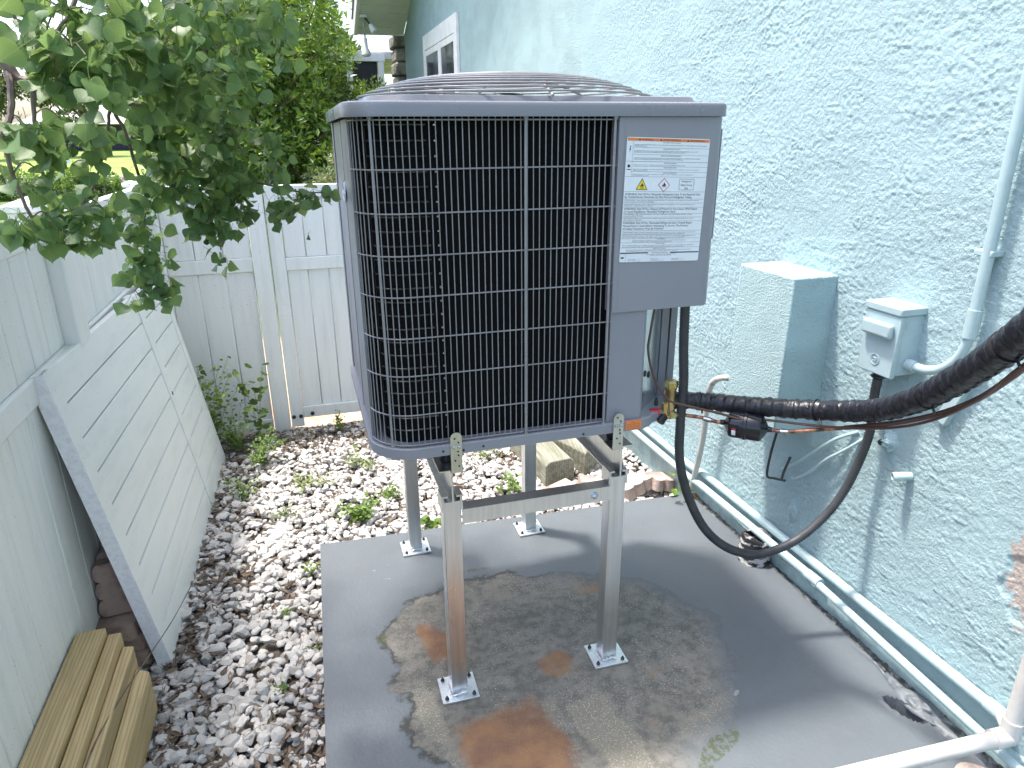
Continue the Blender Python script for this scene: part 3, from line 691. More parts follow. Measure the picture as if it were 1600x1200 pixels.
# thick near end: a hollow channel whose open top shows
for (n0, n1) in ((-TH, -TH+.004), (-.004, 0)): lbox(0, .075, .0, LV, n0, n1).build('end_channel', M['vinyl_gate'], lg)
lbox(-.003, 0, 0, LV, -TH, 0).build('end_face', M['vinyl_edge'], lg); lbox(.072, .075, 0, LV-.01, -TH+.004, -.004).build('end_channel', M['vinyl_gate'], lg)
lbox(1.12, 1.19, .0, LV, -TH, .003).build('rail', M['vinyl_gate'], lg, bevel=.003); lbox(LU-.06, LU, .0, LV, -TH, .003).build('rail', M['vinyl_gate'], lg, bevel=.003)
nb = 9; dv = LV/nb
for (u0, u1) in ((.0755, 1.119), (1.191, LU-.061)):
    for i in range(nb): lbox(u0, u1, i*dv+.0022, (i+1)*dv-.0022, -.030, -.0025-rnd.uniform(0, .0008)).build('plank', M['vinyl_gate'], lg, bevel=.003, segs=1)
p0 = O+U*1.155+V_*.62+N_*.003; MB().lathe([(.010, 0), (.010, .001)], p0, N_, 12).build('screw_hole', M['black'], lg)

# ------------------------------------------------------------------ lumber, pavers, timbers
# four boards lying along the fence, ends away from the camera
def board(x0, x1, z0, z1, yE, yN, lab, skew=.0, tilt=0.0):
    mb = MB(); sx = .055
    mb.add([(x0+(sx if k else 0)*0, y, z) for k in ()], [])
    L = yE-yN; V = []
    for (y, dx) in ((yN, sx*L*skew), (yE, 0)):
        V += [(x0+dx, y, z0), (x1+dx, y, z0), (x1+dx, y, z1-tilt), (x0+dx, y, z1)]
    mb.add(V, [(0, 1, 2, 3), (7, 6, 5, 4), (0, 4, 5, 1), (1, 5, 6, 2), (2, 6, 7, 3), (3, 7, 4, 0)])
    o = mb.build('lumber_board', M['wood'], None, bevel=.004, segs=2); tag(o, lab, 'board', 'lumber stacked along the left fence'); return o
board(-.795, -.712, .085, .215, 2.055, .7, 'widest pale lumber board, nearest the left fence')
board(-.709, -.671, .070, .192, 2.05, .7, 'lumber board second from the left fence')
board(-.669, -.637, .040, .160, 2.02, .7, 'lumber board third from the left fence', tilt=.006)
board(-.635, -.600, -.078, .095, 1.985, .7, 'lumber board lying lowest beside the gravel', tilt=.02)
tag(MB().box(-.79, -.645, .75, 1.95, -.085, .038).build('lumber_block', M['wood'], None, bevel=.004), 'hidden bottom timber beneath the pale lumber boards', 'board', 'lumber stacked along the left fence')
def paver(loc, rot, s=(1, 1, 1), mat='paver', lab='', grp='brown pavers stacked behind the leaning gate', flat=True):
    # scalloped edging paver: three lobes on one long side
    P = []; Lh, D = .095, .075
    for i in range(3):
        for k in range(7):
            a = math.pi-math.pi*k/6; P.append((-Lh+Lh/3+i*2*Lh/3+math.cos(a)*Lh/3*.98, D*.45+math.sin(a)*.022))
    poly = P+[(Lh, -D), (-Lh, -D)]; poly = [p for i, p in enumerate(poly) if i == 0 or (abs(p[0]-poly[i-1][0])+abs(p[1]-poly[i-1][1])) > 1e-4]
    mb = MB().prism(poly, -.03, .03); o = mb.build('scalloped_paver', M[mat], None, bevel=.006, segs=2)
    o.matrix_world = Matrix.Translation(loc) @ rot.to_4x4() @ Matrix.Diagonal((*s, 1)); tag(o, lab, 'paver', grp); return o
def E(x, y, z): return (Matrix.Rotation(R(z), 3, 'Z') @ Matrix.Rotation(R(y), 3, 'Y') @ Matrix.Rotation(R(x), 3, 'X'))
# flat ones form the base, three stand on edge on top
for i, (x, y, z, rz, lab) in enumerate([(-.70, 2.30, -.052, 80, 'flat scalloped paver at the bottom front of the brown pile'), (-.70, 2.47, -.050, 84, 'flat scalloped paver at the bottom, second from the lumber ends'), (-.70, 2.65, -.051, 80, 'flat scalloped paver at the bottom back of the brown pile'),
        (-.712, 2.32, .010, 84, 'flat scalloped paver in the middle course above the front one'), (-.71, 2.49, .011, 78, 'flat scalloped paver in the middle course, centre of the pile'), (-.70, 2.66, .010, 82, 'flat scalloped paver in the middle course at the back'),
        (-.718, 2.30, .071, 76, 'flat scalloped paver right behind the lumber ends under the upright ones')]):
    paver((x, y, z), E(0, 0, rz+180), lab=lab)
for i, (y, z, t) in enumerate([(2.315, .195, -10), (2.385, .205, -8), (2.452, .215, -6)]):
    paver((-.755, y, z), E(90+t, 0, 8) @ E(0, 0, 90), (1, .8, 1), lab=['upright brown paver nearest the lumber ends', 'middle one of the three upright brown pavers', 'upright brown paver furthest from the lumber ends'][i], grp='upright pavers on the brown pile')
for i, (x, y, rz) in enumerate([(1.10, 2.86, 4), (1.30, 2.87, -6), (1.50, 2.82, 5), (1.66, 2.80, 0)]):
    paver((x, y, -.050+.012*(i % 2)), E(6+5*(i % 3), 9*(-1)**i, rz*3.2+180), (1-.12*(i % 2), 1, 1), mat='paver_pink', lab=['leftmost pinkish scalloped paver behind the pad, in front of the timbers', 'second pinkish scalloped paver from the left behind the pad', 'third pinkish scalloped paver from the left behind the pad', 'pinkish scalloped paver nearest the house wall behind the pad'][i], grp='pinkish pavers on the gravel behind the pad')
def timber(p, ang, L, lab):
    a = R(ang); u = Vector((math.cos(a), math.sin(a), .02)); v = Vector((-math.sin(a), math.cos(a), 0)); w_ = .085; c = .026
    sec = [(-w_, -.075), (w_, -.075), (w_, .05), (w_-c, .075), (-w_+c, .075), (-w_, .05)]; V = []
    for t in (0, L):
        for (q, z) in sec: V.append(Vector(p)+u*t+v*q+Vector((0, 0, z)))
    n = 6; MBo = MB().add(V, [tuple(range(n-1, -1, -1)), tuple(range(n, 2*n))]+[(i, (i+1) % n, n+(i+1) % n, n+i) for i in range(n)])
    o = MBo.build('landscape_timber', M['wood_old'], None, bevel=.006, segs=2); tag(o, lab, 'timber', 'old timbers lying on the gravel behind the pad')
timber((1.17, 3.03, -.02), 96, 1.15, 'left weathered landscape timber on the gravel under the unit'); timber((1.42, 3.13, -.02), 112, 1.0, 'right weathered landscape timber with cracked end under the unit')
# ================================================================== CONDENSER AND ITS STAND
FY = 1.65
st = thing('equipment_stand', (.58, 2.1, 0), 'brushed aluminium stand with four legs carrying the air conditioner', 'stand')
beamX = {0: .325, 1: .832}
def squiggle(mb, x, y, z, L, seed):
    r_ = random.Random(seed); pts = [(x+L*i/10+r_.uniform(-.002, .002), y-r_.uniform(0, .006), z+r_.uniform(.0, .006)) for i in range(11)]; mb.tube(pts, .0028, 5)
for (x, y, k) in ((.325, 1.70, 0), (.832, 1.70, 1), (.325, 2.53, 0), (.832, 2.53, 1)):
    leg = MB().box(x-.0255, x+.0255, y-.0255, y+.0255, .0085, .688).build('leg', M['alu'], st, bevel=.002, segs=2)
    pm = MB(); a = R(rnd.uniform(-3, 3)); ca, sa = math.cos(a), math.sin(a)
    hx, hy = .058, .055; cx, cy = x-.022*0, y
    q = [(cx+ca*u-sa*v, cy+sa*u+ca*v) for u, v in ((-hx, -hy), (hx, -hy), (hx, hy), (-hx, hy))]
    pl_ = MB().prism(q, .001, .0085).build('base_plate', M['alu_plate'], st, bevel=.001, segs=1)
    for (u, v) in ((-.043, -.040), (.043, -.040), (.043, .040), (-.043, .040)):
        bx, by = cx+ca*u-sa*v, cy+sa*u+ca*v; MB().lathe([(.0065, 0), (.0065, .004), (.0045, .0055), (.0035, .011), (.002, .0115)], (bx, by, .0086), n=8).build('anchor_bolt', M['bolt_dark'], pl_)
    wl = MB(); squiggle(wl, x-.024, y-.030, .011, .048, int(x*100+y*10)); wl.tube([(x-.029, y-.025, .012), (x-.030, y, .012), (x-.029, y+.02, .012)], .0025, 5); wl.build('weld', M['weld'], st, True)
for k, x in beamX.items():
    bm_ = MB(); y0, y1, zb, zt = 1.66, 2.575, .690, .792
    bm_.box(x-.035, x+.035, y0, y1, zt-.004, zt); bm_.box(x-.0025, x+.0025, y0, y1, zb+.004, zt-.004); bm_.box(x-.022, x+.022, y0, y1, zb, zb+.004)
    bm_.build('beam', M['alu'], st)
    # slotted caps that hold the bottom flange on the legs
    for yl in (1.70, 2.53):
        c = MB(); c.box(x-.030, x-.0228, yl-.027, yl+.027, .66, .700); c.box(x+.0228, x+.030, yl-.027, yl+.027, .66, .700); c.box(x-.030, x-.012, yl-.027, yl+.027, .7005, .706); c.box(x+.012, x+.030, yl-.027, yl+.027, .7005, .706); c.build('flange_clip', M['alu'], st)
    for yy in (1.72, 1.95, 2.2, 2.38): MB().lathe([(.018, 0), (.022, .01), (.022, .053)], (x, yy, zt), n=14).build('rubber_foot', M['black'], st, True)
for yb in (1.685,):
    br = MB(); br.box(.3507, .8063, yb-.022, yb-.019, .618, .664); br.box(.3507, .8063, yb-.019, yb+.022, .661, .664); br.build('cross_brace', M['alu'], st)
    b_ = MB().lathe([(.013, 0), (.013, .002), (.0085, .0022), (.0085, .008), (.005, .010)], (.752, yb-.0222, .641), (0, -1, 0), 6).build('brace_bolt', M['bolt'], st)
for k, x in ((0, .335), (1, .806)):
    mb = MB(); n = 12; wd = .0155; zt = .913 if k == 0 else .908; zb = .797; yS = 1.6345
    P = [(x-wd, zb), (x+wd, zb)]+[(x+wd*math.cos(math.pi*i/n), zt-wd+wd*math.sin(math.pi*i/n)) for i in range(n+1)]
    m = len(P); mb.add([(a, yS, b) for a, b in P]+[(a, yS+.002, b) for a, b in P], [tuple(range(m)), tuple(range(2*m-1, m-1, -1))]+[(i, m+i, m+(i+1) % m, (i+1) % m) for i in range(m)])
    mb.box(x-wd, x+wd, yS+.0021, 1.70, zb-.003, zb-.001); s_ = mb.build('strap', M['galv'], st)
    for i, (dx, z) in enumerate(((-.004, .896), (.006, .884), (.004, .858), (.005, .847), (-.004, .832), (.006, .815))):
        if z < zt: MB().lathe([(.0028, 0), (.0028, .0006)], (x+dx, yS-.0001, z), (0, -1, 0), 8).build('strap_hole', M['black'], s_)
    for dx in (-.007, .008): MB().lathe([(.0065, 0), (.0065, .001), (.0045, .0012), (.0045, .005), (.002, .0058)], (x+dx, yS-.0003, .872), (0, -1, 0), 6).build('screw', M['bolt'], s_)
    MB().lathe([(.007, 0), (.007, .0015), (.005, .002), (.005, .007)], (x, 1.655, .7965), n=6).build('screw', M['bolt'], s_)

ac = thing('air_conditioner', (.6, 2.05, .845), 'grey outdoor air conditioning condenser with black wire-guarded coil and domed top', 'air conditioner')
XL, XR, YF, YB = .13, 1.062, FY, 2.45
def rrect(x0, x1, y0, y1, r4, n=8):      # ccw from front-left; radii FL, FR, BR, BL
    P = []
    for (cx, cy, r, a0) in ((x0+r4[0], y0+r4[0], r4[0], 180), (x1-r4[1], y0+r4[1], r4[1], 270), (x1-r4[2], y1-r4[2], r4[2], 0), (x0+r4[3], y1-r4[3], r4[3], 90)):
        for i in range(n+1): a = R(a0+90*i/n); P.append((cx+r*math.cos(a), cy+r*math.sin(a)))
    return P
def loft(loops, mat, name, parent, smooth=True, capb=False, capt=False, angle=35):
    n = len(loops[0][0]); V = []; F = []
    for P, z in loops: V += [(x, y, z) for x, y in P]
    for i in range(len(loops)-1):
        for k in range(n): F.append((i*n+k, i*n+(k+1) % n, (i+1)*n+(k+1) % n, (i+1)*n+k))
    if capb: F.append(tuple(range(n-1, -1, -1)))
    if capt: F.append(tuple((len(loops)-1)*n+k for k in range(n)))
    return MB().add(V, F).build(name, mat, parent, smooth, angle=angle)
# base pan with a stepped front-right corner
def panpoly(o):
    r = .11+o; P = []
    for i in range(9): a = R(180+90*i/8); P.append((XL+.11+r*math.cos(a), YF+.11+r*math.sin(a)))
    P += [(.885, YF-o), (.91, YF+.012-o), (.935, YF+.035-o), (.985+o*.5, YF+.048-o), (1.040+o, YF+.10-o*.5), (1.062+o, YF+.15), (1.062+o, YB-.06)]
    for i in range(9): a = R(0+90*i/8); P.append((XR-.06+(.06+o)*math.cos(a), YB-.06+(.06+o)*math.sin(a)))
    for i in range(9): a = R(90+90*i/8); P.append((XL+.06+(.06+o)*math.cos(a), YB-.06+(.06+o)*math.sin(a)))
    return P
loft([(panpoly(-.03), .852), (panpoly(.006), .8475), (panpoly(.0115), .849), (panpoly(.0115), .876), (panpoly(.0085), .8785), (panpoly(-.004), .8785)], M['unit'], 'base_pan', ac, capb=True, capt=True, angle=30)
for i, x in enumerate((.30, .355, .41, .70)): MB().lathe([(.0035, 0), (.0035, .0006)], (x, YF-.0118, .862-.004*(i % 2)), (0, -1, 0), 8).build('pan_hole', M['black'], ac)
# lid
rl = (.105, .035, .035, .105)
def lid(o): return rrect(XL-.018-o, 1.078+o, YF-.016-o, YB+.02+o, tuple(max(.01, r+o) for r in rl), 10)
def circ(P, r, c=(.6, 2.05)):
    out = []
    for x, y in P: d = math.hypot(x-c[0], y-c[1]); out.append((c[0]+(x-c[0])/d*r, c[1]+(y-c[1])/d*r))
    return out
pt_ = rrect(.17, 1.02, 1.68, 2.42, (.12, .05, .05, .12), 10)
loft([(lid(-.004), 1.690), (lid(0), 1.690), (lid(0), 1.714), (lid(-.003), 1.7205), (lid(-.010), 1.7235), (pt_, 1.7245), ([(x*.985+.009, y*.985+.031) for x, y in pt_], 1.737), ([(x*.97+.018, y*.97+.0615) for x, y in pt_], 1.7385), (circ(pt_, .36), 1.738), (circ(pt_, .35), 1.730), (circ(pt_, .345), 1.60)], M['unit_lid'], 'lid', ac, angle=25)
screwm = MB().lathe([(.0062, 0), (.0062, .0014), (.0042, .0016), (.0042, .0052), (.002, .006)], (0, 0, 0), (0, -1, 0), 6).build('screw', M['bolt'], ac)
sm = screwm.data; screwm.matrix_local = Matrix.Translation(Vector((.175, YF-.0015, 1.704))-origin_of(ac))
for (x, y, z) in ((.532, YF-.0165, 1.703), (.762, YF-.0165, 1.703), (.793, YF-.0165, 1.703), (.793, YF-.0085, 1.229), (.765, YF-.012, .862), (.785, YF-.012, .864), (.532, YF-.012, .862), (.185, YF+.004, .862)): inst(sm, 'screw', ac, (x, y, z))
inst(sm, 'screw', ac, (.1115, 1.80, 1.705), Matrix.Rotation(R(-90), 3, 'Z')); inst(sm, 'screw', ac, (.1115, 2.30, 1.705), Matrix.Rotation(R(-90), 3, 'Z')); inst(sm, 'screw', ac, (1.015, 1.735, .868), Matrix.Rotation(R(40), 3, 'Z'))
# fan guard: concentric wires on ribs, with the motor and blades below it
def gz(r): t = r/.43; return 1.742+.066*(1-t**3.0)
gd = MB().lathe([(.055, 0), (.055, .004)], (.6, 2.05, gz(0)-.004), n=24).build('fan_guard', M['wire'], ac, True)
rr = .075
while rr < .424:
    MB().tube([(.6+rr*1.0*math.cos(R(a)), 2.05+rr*.94*math.sin(R(a)), gz(rr)) for a in range(0, 360, 6)], .0027, 6, closed=True).build('guard_wire', M['wire'], gd, True); rr += .0262
for a in range(30, 360, 60): MB().tube([(.6+q*math.cos(R(a)), 2.05+q*.94*math.sin(R(a)), gz(q)-.006) for q in [.03+.4*i/14 for i in range(15)]], .004, 6).build('guard_rib', M['wire'], gd, True)
MB().lathe([(.075, 0), (.085, .02), (.085, .11), (.05, .135)], (.6, 2.05, 1.625), n=24).build('fan_motor', M['black'], ac, True)
for k in range(3):
    a0 = R(120*k+15); V = []
    for i in range(7):
        q = .08+.25*i/6
        for s_ in (-.5, 0, .5): a = a0+s_*.9*(.6+.5*i/6)+.15*i/6; V.append((.6+q*math.cos(a), 2.05+q*math.sin(a), 1.585-s_*.09))
    MB().add(V, [(i*3+j, i*3+j+1, i*3+j+4, i*3+j+3) for i in range(6) for j in (0, 1)]).build('fan_blade', M['black'], ac, True)
# coil, wrapped round the front left corner, inside the guard
def gpath(o, n=14, ystart=1.745, xend=.772):
    r = .11-o; P = [(XL+o, ystart)]
    for i in range(n+1): a = R(180+90*i/n); P.append((XL+.11+r*math.cos(a), YF+.11+r*math.sin(a)))
    P.append((xend, YF+o)); return P
def wall_strip(P, z0, z1, mat, name, parent, smooth=True):
    V = [(x, y, z) for z in (z0, z1) for x, y in P]; n = len(P); return MB().add(V, [(i, i+1, n+i+1, n+i) for i in range(n-1)]).build(name, mat, parent, smooth, angle=40)
coil = wall_strip(gpath(.036, xend=.80)[0:] , .878, 1.70, M['fins'], 'coil', ac)
MB().box(.80, .805, YF+.036, 2.40, .878, 1.70).build('light_block_panel', M['black'], ac); MB().box(.17, .80, 2.36, 2.40, .878, 1.70).build('light_block_panel', M['black'], ac); MB().box(.166, .17, 1.745, 2.40, .878, 1.70).build('light_block_panel', M['black'], ac)  # hidden black panels added inside the unit to block light
z = .915
arc = [(XL+.11+(.11-.029)*math.cos(R(a)), YF+.11+(.11-.029)*math.sin(R(a))) for a in range(205, 271, 6)]
while z < 1.68:
    MB().tube([(x, y, z) for x, y in arc]+[(.300, YF+.029, z)], .0022, 5).build('return_tube', M['tube_dark'], coil, True); MB().tube([(.318, YF+.03, z-.001), (.322, YF+.03, z-.001)], .003, 6).build('tube_end', M['bolt'], coil, True); z += .0345
gd2 = thing_child = None
cg = MB(); P = gpath(0); 
rows = [1.683, 1.576, 1.477, 1.378, 1.279, 1.175, 1.075, .970, .884]
def path_pt(P, d):
    for i in range(len(P)-1):
        L = math.hypot(P[i+1][0]-P[i][0], P[i+1][1]-P[i][1])
        if d <= L: t = d/L; return (P[i][0]+(P[i+1][0]-P[i][0])*t, P[i][1]+(P[i+1][1]-P[i][1])*t)
        d -= L
    return P[-1]
tot = sum(math.hypot(P[i+1][0]-P[i][0], P[i+1][1]-P[i][1]) for i in range(len(P)-1))
frame = MB()
frame.tube([(x, y+.006, .8805) for x, y in gpath(.0)], .003, 4)
guard = frame.build('coil_guard', M['unit'], ac)
MB().tube([(x, y+.006, 1.6995) for x, y in gpath(.0)], .003, 4).build('guard_rail', M['unit'], guard)
for zr in rows:
    wob = rnd.uniform(-.001, .001); MB().tube([(x, y, zr+wob) for x, y in gpath(-.0015)], .0019, 6).build('guard_wire', M['wire'], guard, True)
d = tot-.0157*.9; gposts = (.172, .532, .762)
wires = []
while d > .005:
    x, y = path_pt(P, d); wires.append((x, y)); d -= .0157
for (x, y) in wires:
    if any(abs(x-g) < .006 and y < YF+.03 for g in gposts): continue
    j = rnd.uniform(-.0012, .0012); MB().tube([(x, y+.001, .872), (x+j, y+.0005, 1.28), (x-j*.5, y+.001, 1.692)], .00145, 6).build('guard_wire', M['wire'], guard, True)
for gx in gposts:
    yy = YF if gx > .3 else YF+.026
    pm = MB(); pm.box(gx-.0032, gx+.0032, yy-.008, yy-.003, .880, 1.692); pm.box(gx-.0055, gx+.0055, yy-.010, yy-.008, .855, .884); pm.box(gx-.0055, gx+.0055, yy-.010, yy-.008, 1.684, 1.708); pm.build('guard_post', M['wire'], guard, bevel=.001, segs=1)
# solid left side and rear corners with a rolled seam
lp = MB(); lp.box(XL, XL+.004, 1.746, 2.0, .879, 1.6895); lp.box(XL+.004, XL+.008, 2.003, 2.39, .879, 1.6895); lp.box(XL-.003, XL, 1.746, 1.752, .879, 1.6895); lp.box(XL-.002, XL+.004, 1.996, 2.0, .879, 1.6895)
lp.build('side_panel', M['unit'], ac, bevel=.0015, segs=1); MB().box(XL-.0005, XL+.004, 2.394, 2.44, .879, 1.6895).build('corner_post', M['unit'], ac, bevel=.002)
bd = thing
V = []; n = 28
badge = MB().add([(XL-.0035, 2.02+.058*math.cos(2*math.pi*i/n), 1.505+.028*math.sin(2*math.pi*i/n)) for i in range(n)]+[(XL-.0005, 2.02+.063*math.cos(2*math.pi*i/n), 1.505+.033*math.sin(2*math.pi*i/n)) for i in range(n)], [tuple(range(n))]+[(i, (i+1) % n, n+(i+1) % n, n+i) for i in range(n)]).build('badge', M['lab_blue'], ac)
MB().tube([(XL-.004, 2.02+.052*math.cos(2*math.pi*i/n), 1.505+.024*math.sin(2*math.pi*i/n)) for i in range(n)], .0012, 4, closed=True).build('badge_rim', M['lab_white'], badge)
MB().tube(spline([(XL-.004, 2.055, 1.510), (XL-.004, 2.045, 1.497), (XL-.004, 2.035, 1.508), (XL-.004, 2.02, 1.500), (XL-.004, 2.005, 1.508), (XL-.004, 1.985, 1.502)], 4), .0015, 4).build('badge_mark', M['lab_white'], badge)
# front right: control box above, narrow panel and galvanised service panel below
def cbox(o): return [(x, y) for x, y in rrect(.772-o*0, 1.072+o, YF-.008-o, 1.86, (.004, .032, .012, .004), 6)]
loft([(cbox(0), 1.200), (cbox(0), 1.689)], M['unit'], 'control_box', ac, capb=True, capt=True)
MB().box(.7722, .786, YF-.0095, YF-.0082, 1.2000, 1.6885).build('panel_lip', M['unit'], ac, bevel=.0005, segs=1)
lowp = MB().add([(.774, YF, .879), (.876, YF, .879), (.884, YF+.004, .879), (.893, YF+.03, .879), (.774, YF, 1.1995), (.876, YF, 1.1995), (.884, YF+.004, 1.1995), (.893, YF+.03, 1.1995), (.774, YF+.03, .879), (.774, YF+.03, 1.1995)], [(0, 1, 5, 4), (1, 2, 6, 5), (2, 3, 7, 6), (8, 0, 4, 9)]).build('lower_panel', M['unit'], ac)
svc = MB().add([(.889, YF+.031, .8787), (.896, YF+.036, .8787), (1.012, YF+.150, .8787), (.889, YF+.031, 1.1995), (.896, YF+.036, 1.1995), (1.012, YF+.150, 1.1995)], [(0, 1, 4, 3), (1, 2, 5, 4)]).build('service_panel', M['galv_panel'], ac)
pm = MB(); pm.box(1.013, 1.036, YF+.148, YF+.152, .8787, 1.1995); pm.box(1.042, 1.063, YF+.146, YF+.150, .8787, 1.1995); pm.box(1.036, 1.042, YF+.154, YF+.157, .8787, 1.1995); pm.box(1.060, 1.064, YF+.1505, 2.44, .8787, 1.1995)
pm.build('corner_post', M['unit'], ac); MB().box(1.0605, 1.064, 1.861, 2.44, 1.2, 1.6895).build('side_panel', M['unit'], ac); MB().box(.14, 1.04, 2.441, 2.445, .879, 1.6895).build('rear_panel', M['unit'], ac)
MB().lathe([(.010, 0), (.010, .004), (.006, .006)], (.933, YF+.0675, .985), (.68, -.73, 0), 10).build('grommet', M['black'], ac, True)
MB().box(1.0722, 1.0735, 1.66, 1.70, 1.38, 1.66).build('rating_label', M['lab_white'], ac)
# service valves
vx = MB(); vx.lathe([(.0165, 0), (.0165, .085), (.018, .087), (.018, .092)], (1.012, 1.715, .845), n=16); vx.lathe([(.0215, 0), (.0215, .016), (.016, .021)], (1.012, 1.715, .9375), n=6); vx.tube([(1.012, 1.715, .882), (1.040, 1.735, .886)], .017, 10)
vx.tube([(.985, 1.735, .86), (1.012, 1.715, .862)], .012, 8); vx.build('gas_valve', M['brass'], ac, True, angle=40)
vy = MB(); vy.lathe([(.010, 0), (.010, .036), (.0125, .037), (.0125, .052), (.008, .055)], (.979, 1.685, .848), n=6); vy.tube([(.979, 1.685, .862), (1.000, 1.695, .854)], .0105, 8); vy.lathe([(.0135, 0), (.0135, .022), (.0105, .023), (.0105, .030)], (.998, 1.694, .8545), (.95, .25, -.1), 6); vy.tube([(.955, 1.70, .868), (.979, 1.685, .868)], .009, 8)
vy.build('liquid_valve', M['brass'], ac, True, angle=40)
MB().tube([(.975, 1.68, .862), (.958, 1.672, .847)], [.012, .0135], 12).build('valve_cap', M['black'], ac, True); MB().tube([(.935, 1.695, .872), (.962, 1.687, .873)], .0115, 12).build('schrader_cap', M['red'], ac, True)
MB().lathe([(.006, 0), (.006, .012), (.002, .026)], (.951, 1.69, .895), n=8).build('stem_cap', M['black'], ac, True); MB().tube([(.92, 1.70, .858), (.972, 1.69, .855)], .005, 8).build('liquid_tube', M['copper'], ac, True)
# ---- warning labels
def lpt(a, b, lift=0.0): return (.7935+a*.9994+(-.0225)*b, YF-.0092-lift, 1.6435-b*.9997-a*.034+0*b)
def panel(a0, a1, b0, b1, mat, name, parent, lift, r=0):
    mb = MB()
    if r:
        P = []
        for (ca, cb, s0) in ((a0+r, b0+r, 180), (a1-r, b0+r, 270), (a1-r, b1-r, 0), (a0+r, b1-r, 90)):
            for i in range(5): t = R(s0+22.5*i); P.append((ca+r*math.cos(t), cb+r*math.sin(t)))
    else: P = [(a0, b0), (a1, b0), (a1, b1), (a0, b1)]
    n = len(P); mb.add([lpt(a, b, lift) for a, b in P]+[lpt(a, b, lift-.0003) for a, b in P], [tuple(range(n-1, -1, -1)), tuple(range(n, 2*n))]+[(i, (i+1) % n, n+(i+1) % n, n+i) for i in range(n)]); return mb.build(name, mat, parent)
LW, LH = .233, .309
wl = panel(0, LW, 0, LH, M['lab_white'], 'warning_label', ac, .0008, .004)
panel(.0015, LW-.0015, .0018, .0088, M['lab_orange'], 'orange_band', wl, .0011)
def b_of(py): return (py-195)/680*LH
tx = MB(); pl3 = lambda a, b: lpt(a, b, .0013)
def ln(s, a, py, h, w=None, al='l'): put_text(tx, s, pl3, a, b_of(py), h, w, al)
def tri(a, b, s): tx.add([pl3(a, b), pl3(a+s, b), pl3(a+s/2, b-s*.9)], [(0, 1, 2)])
for s, a, w_ in (('WARNING', .040, .031), ('AVERTISSEMENT', .099, .050), ('ADVERTENCIA', .175, .042)):
    put_text(tx, s, pl3, a, .0078, .0048, w_); tri(a-.0085, .0078, .006)
for a in (.082, .158): tx.box(*(0,)*6) if False else tx.add([pl3(a, .0022), pl3(a+.0004, .0022), pl3(a+.0004, .0085), pl3(a, .0085)], [(0, 1, 2, 3)])
heads = [(222, 'ELECTRICAL SHOCK HAZARD'), (256, 'RISQUE D\'ELECTROCUTION'), (292, 'RIESGO DE DESCARGA ELECTRICA'), (331, 'EXPLOSION HAZARD'), (354, 'RISQUE D\'EXPLOSION'), (382, 'RIESGO DE EXPLOSION')]
for py, s in heads: ln(s, .125, py+1, .0026, None, 'c')
body = [(236, 'WARNING: RISK OF ELECTRIC SHOCK. CAN CAUSE INJURY OR DEATH. DISCONNECT ALL REMOTE ELECTRIC POWER SUPPLIES', .205), (243, 'BEFORE SERVICING.', .034), (268, 'ATTENTION: RISQUE DE DECHARGE ELECTRIQUE POUVANT CAUSER DES BLESSURES OU LA MORT.', .180), (275, 'DECONNECTER TOUTES LES ALIMENTATIONS ELECTRIQUES AVANT LE SERVICE.', .145),
    (305, 'ATENCION: RIESGO DE DESCARGA ELECTRICA. PUEDE CAUSAR LESIONES O LA MUERTE. DESCONECTE', .188), (312, 'TODAS LAS ALIMENTACIONES ELECTRICAS ANTES DEL MANTENIMIENTO.', .140), (341, 'System under pressure. Relieve pressure and recover all refrigerant before repair.', .147), (364, 'Systeme sous pression. Relacher la pression et recuperer tout le refrigerant avant la reparation.', .187), (371, 'Utiliser les outils appropries.', .040), (391, 'Sistema bajo presion. Libere la presion y recupere todo el refrigerante antes de la reparacion.', .172), (398, 'Use las herramientas correctas.', .046)]
for py, s, w_ in body: ln(s, .021, py, .0021, w_)
big = [(501, 'WARNING: Risk Of Fire. Flammable Refrigerant Used. To Be Repaired Only', .216), (516, 'By Trained Service Personnel. Do Not Puncture Refrigerant Tubing.', .192), (581, 'WARNING: Risk Of Fire. Dispose Of Properly In Accordance With Federal', .211), (596, 'Or Local Regulations. Flammable Refrigerant Used.', .148), (659, 'WARNING: Risk Of Fire. Flammable Refrigerant Used. Consult Repair', .200), (675, 'Manual/Owner\'s Guide Before Attempting To Service This Product.', .190), (691, 'All Safety Precautions Must Be Followed.', .118)]
for py, s, w_ in big: ln(s, .0035, py, .0052, w_)
sml = [(531, 'AVERTISSEMENT - Risque d\'incendie. Frigorigene inflammable utilise. Doit uniquement etre repare par du personnel d\'entretien', .214), (539, 'forme. Ne pas percer les conduites de frigorigene.', .085), (554, 'ADVERTENCIA: Riesgo de incendio. Utiliza refrigerante inflamable. Solo personal de servicio capacitado debe reparar el', .203), (561, 'dispositivo. No perfore la tuberia.', .082),
    (609, 'AVERTISSEMENT - Risque d\'incendie. Eliminer correctement conformement aux reglementations federales ou locales.', .198), (617, 'Frigorigene inflammable utilise.', .055), (631, 'ADVERTENCIA: Riesgo de incendio. Deseche la unidad en forma adecuada segun las regulaciones federales o locales.', .202), (639, 'Utiliza refrigerante inflamable.', .052),
    (709, 'AVERTISSEMENT - Risque d\'incendie. Frigorigene inflammable utilise. Consulter le manuel de reparation/guide du proprietaire', .213), (717, 'avant de tenter l\'entretien. Toutes les precautions de securite doivent etre respectees.', .180), (729, 'ADVERTENCIA: Riesgo de incendio. Utiliza refrigerante inflamable. Consulte el manual de reparaciones/del propietario antes', .214), (737, 'de intentar reparar el producto. Se deben seguir todas las precauciones de seguridad.', .182)]
for py, s, w_ in sml: ln(s, .0035, py, .0023, w_)
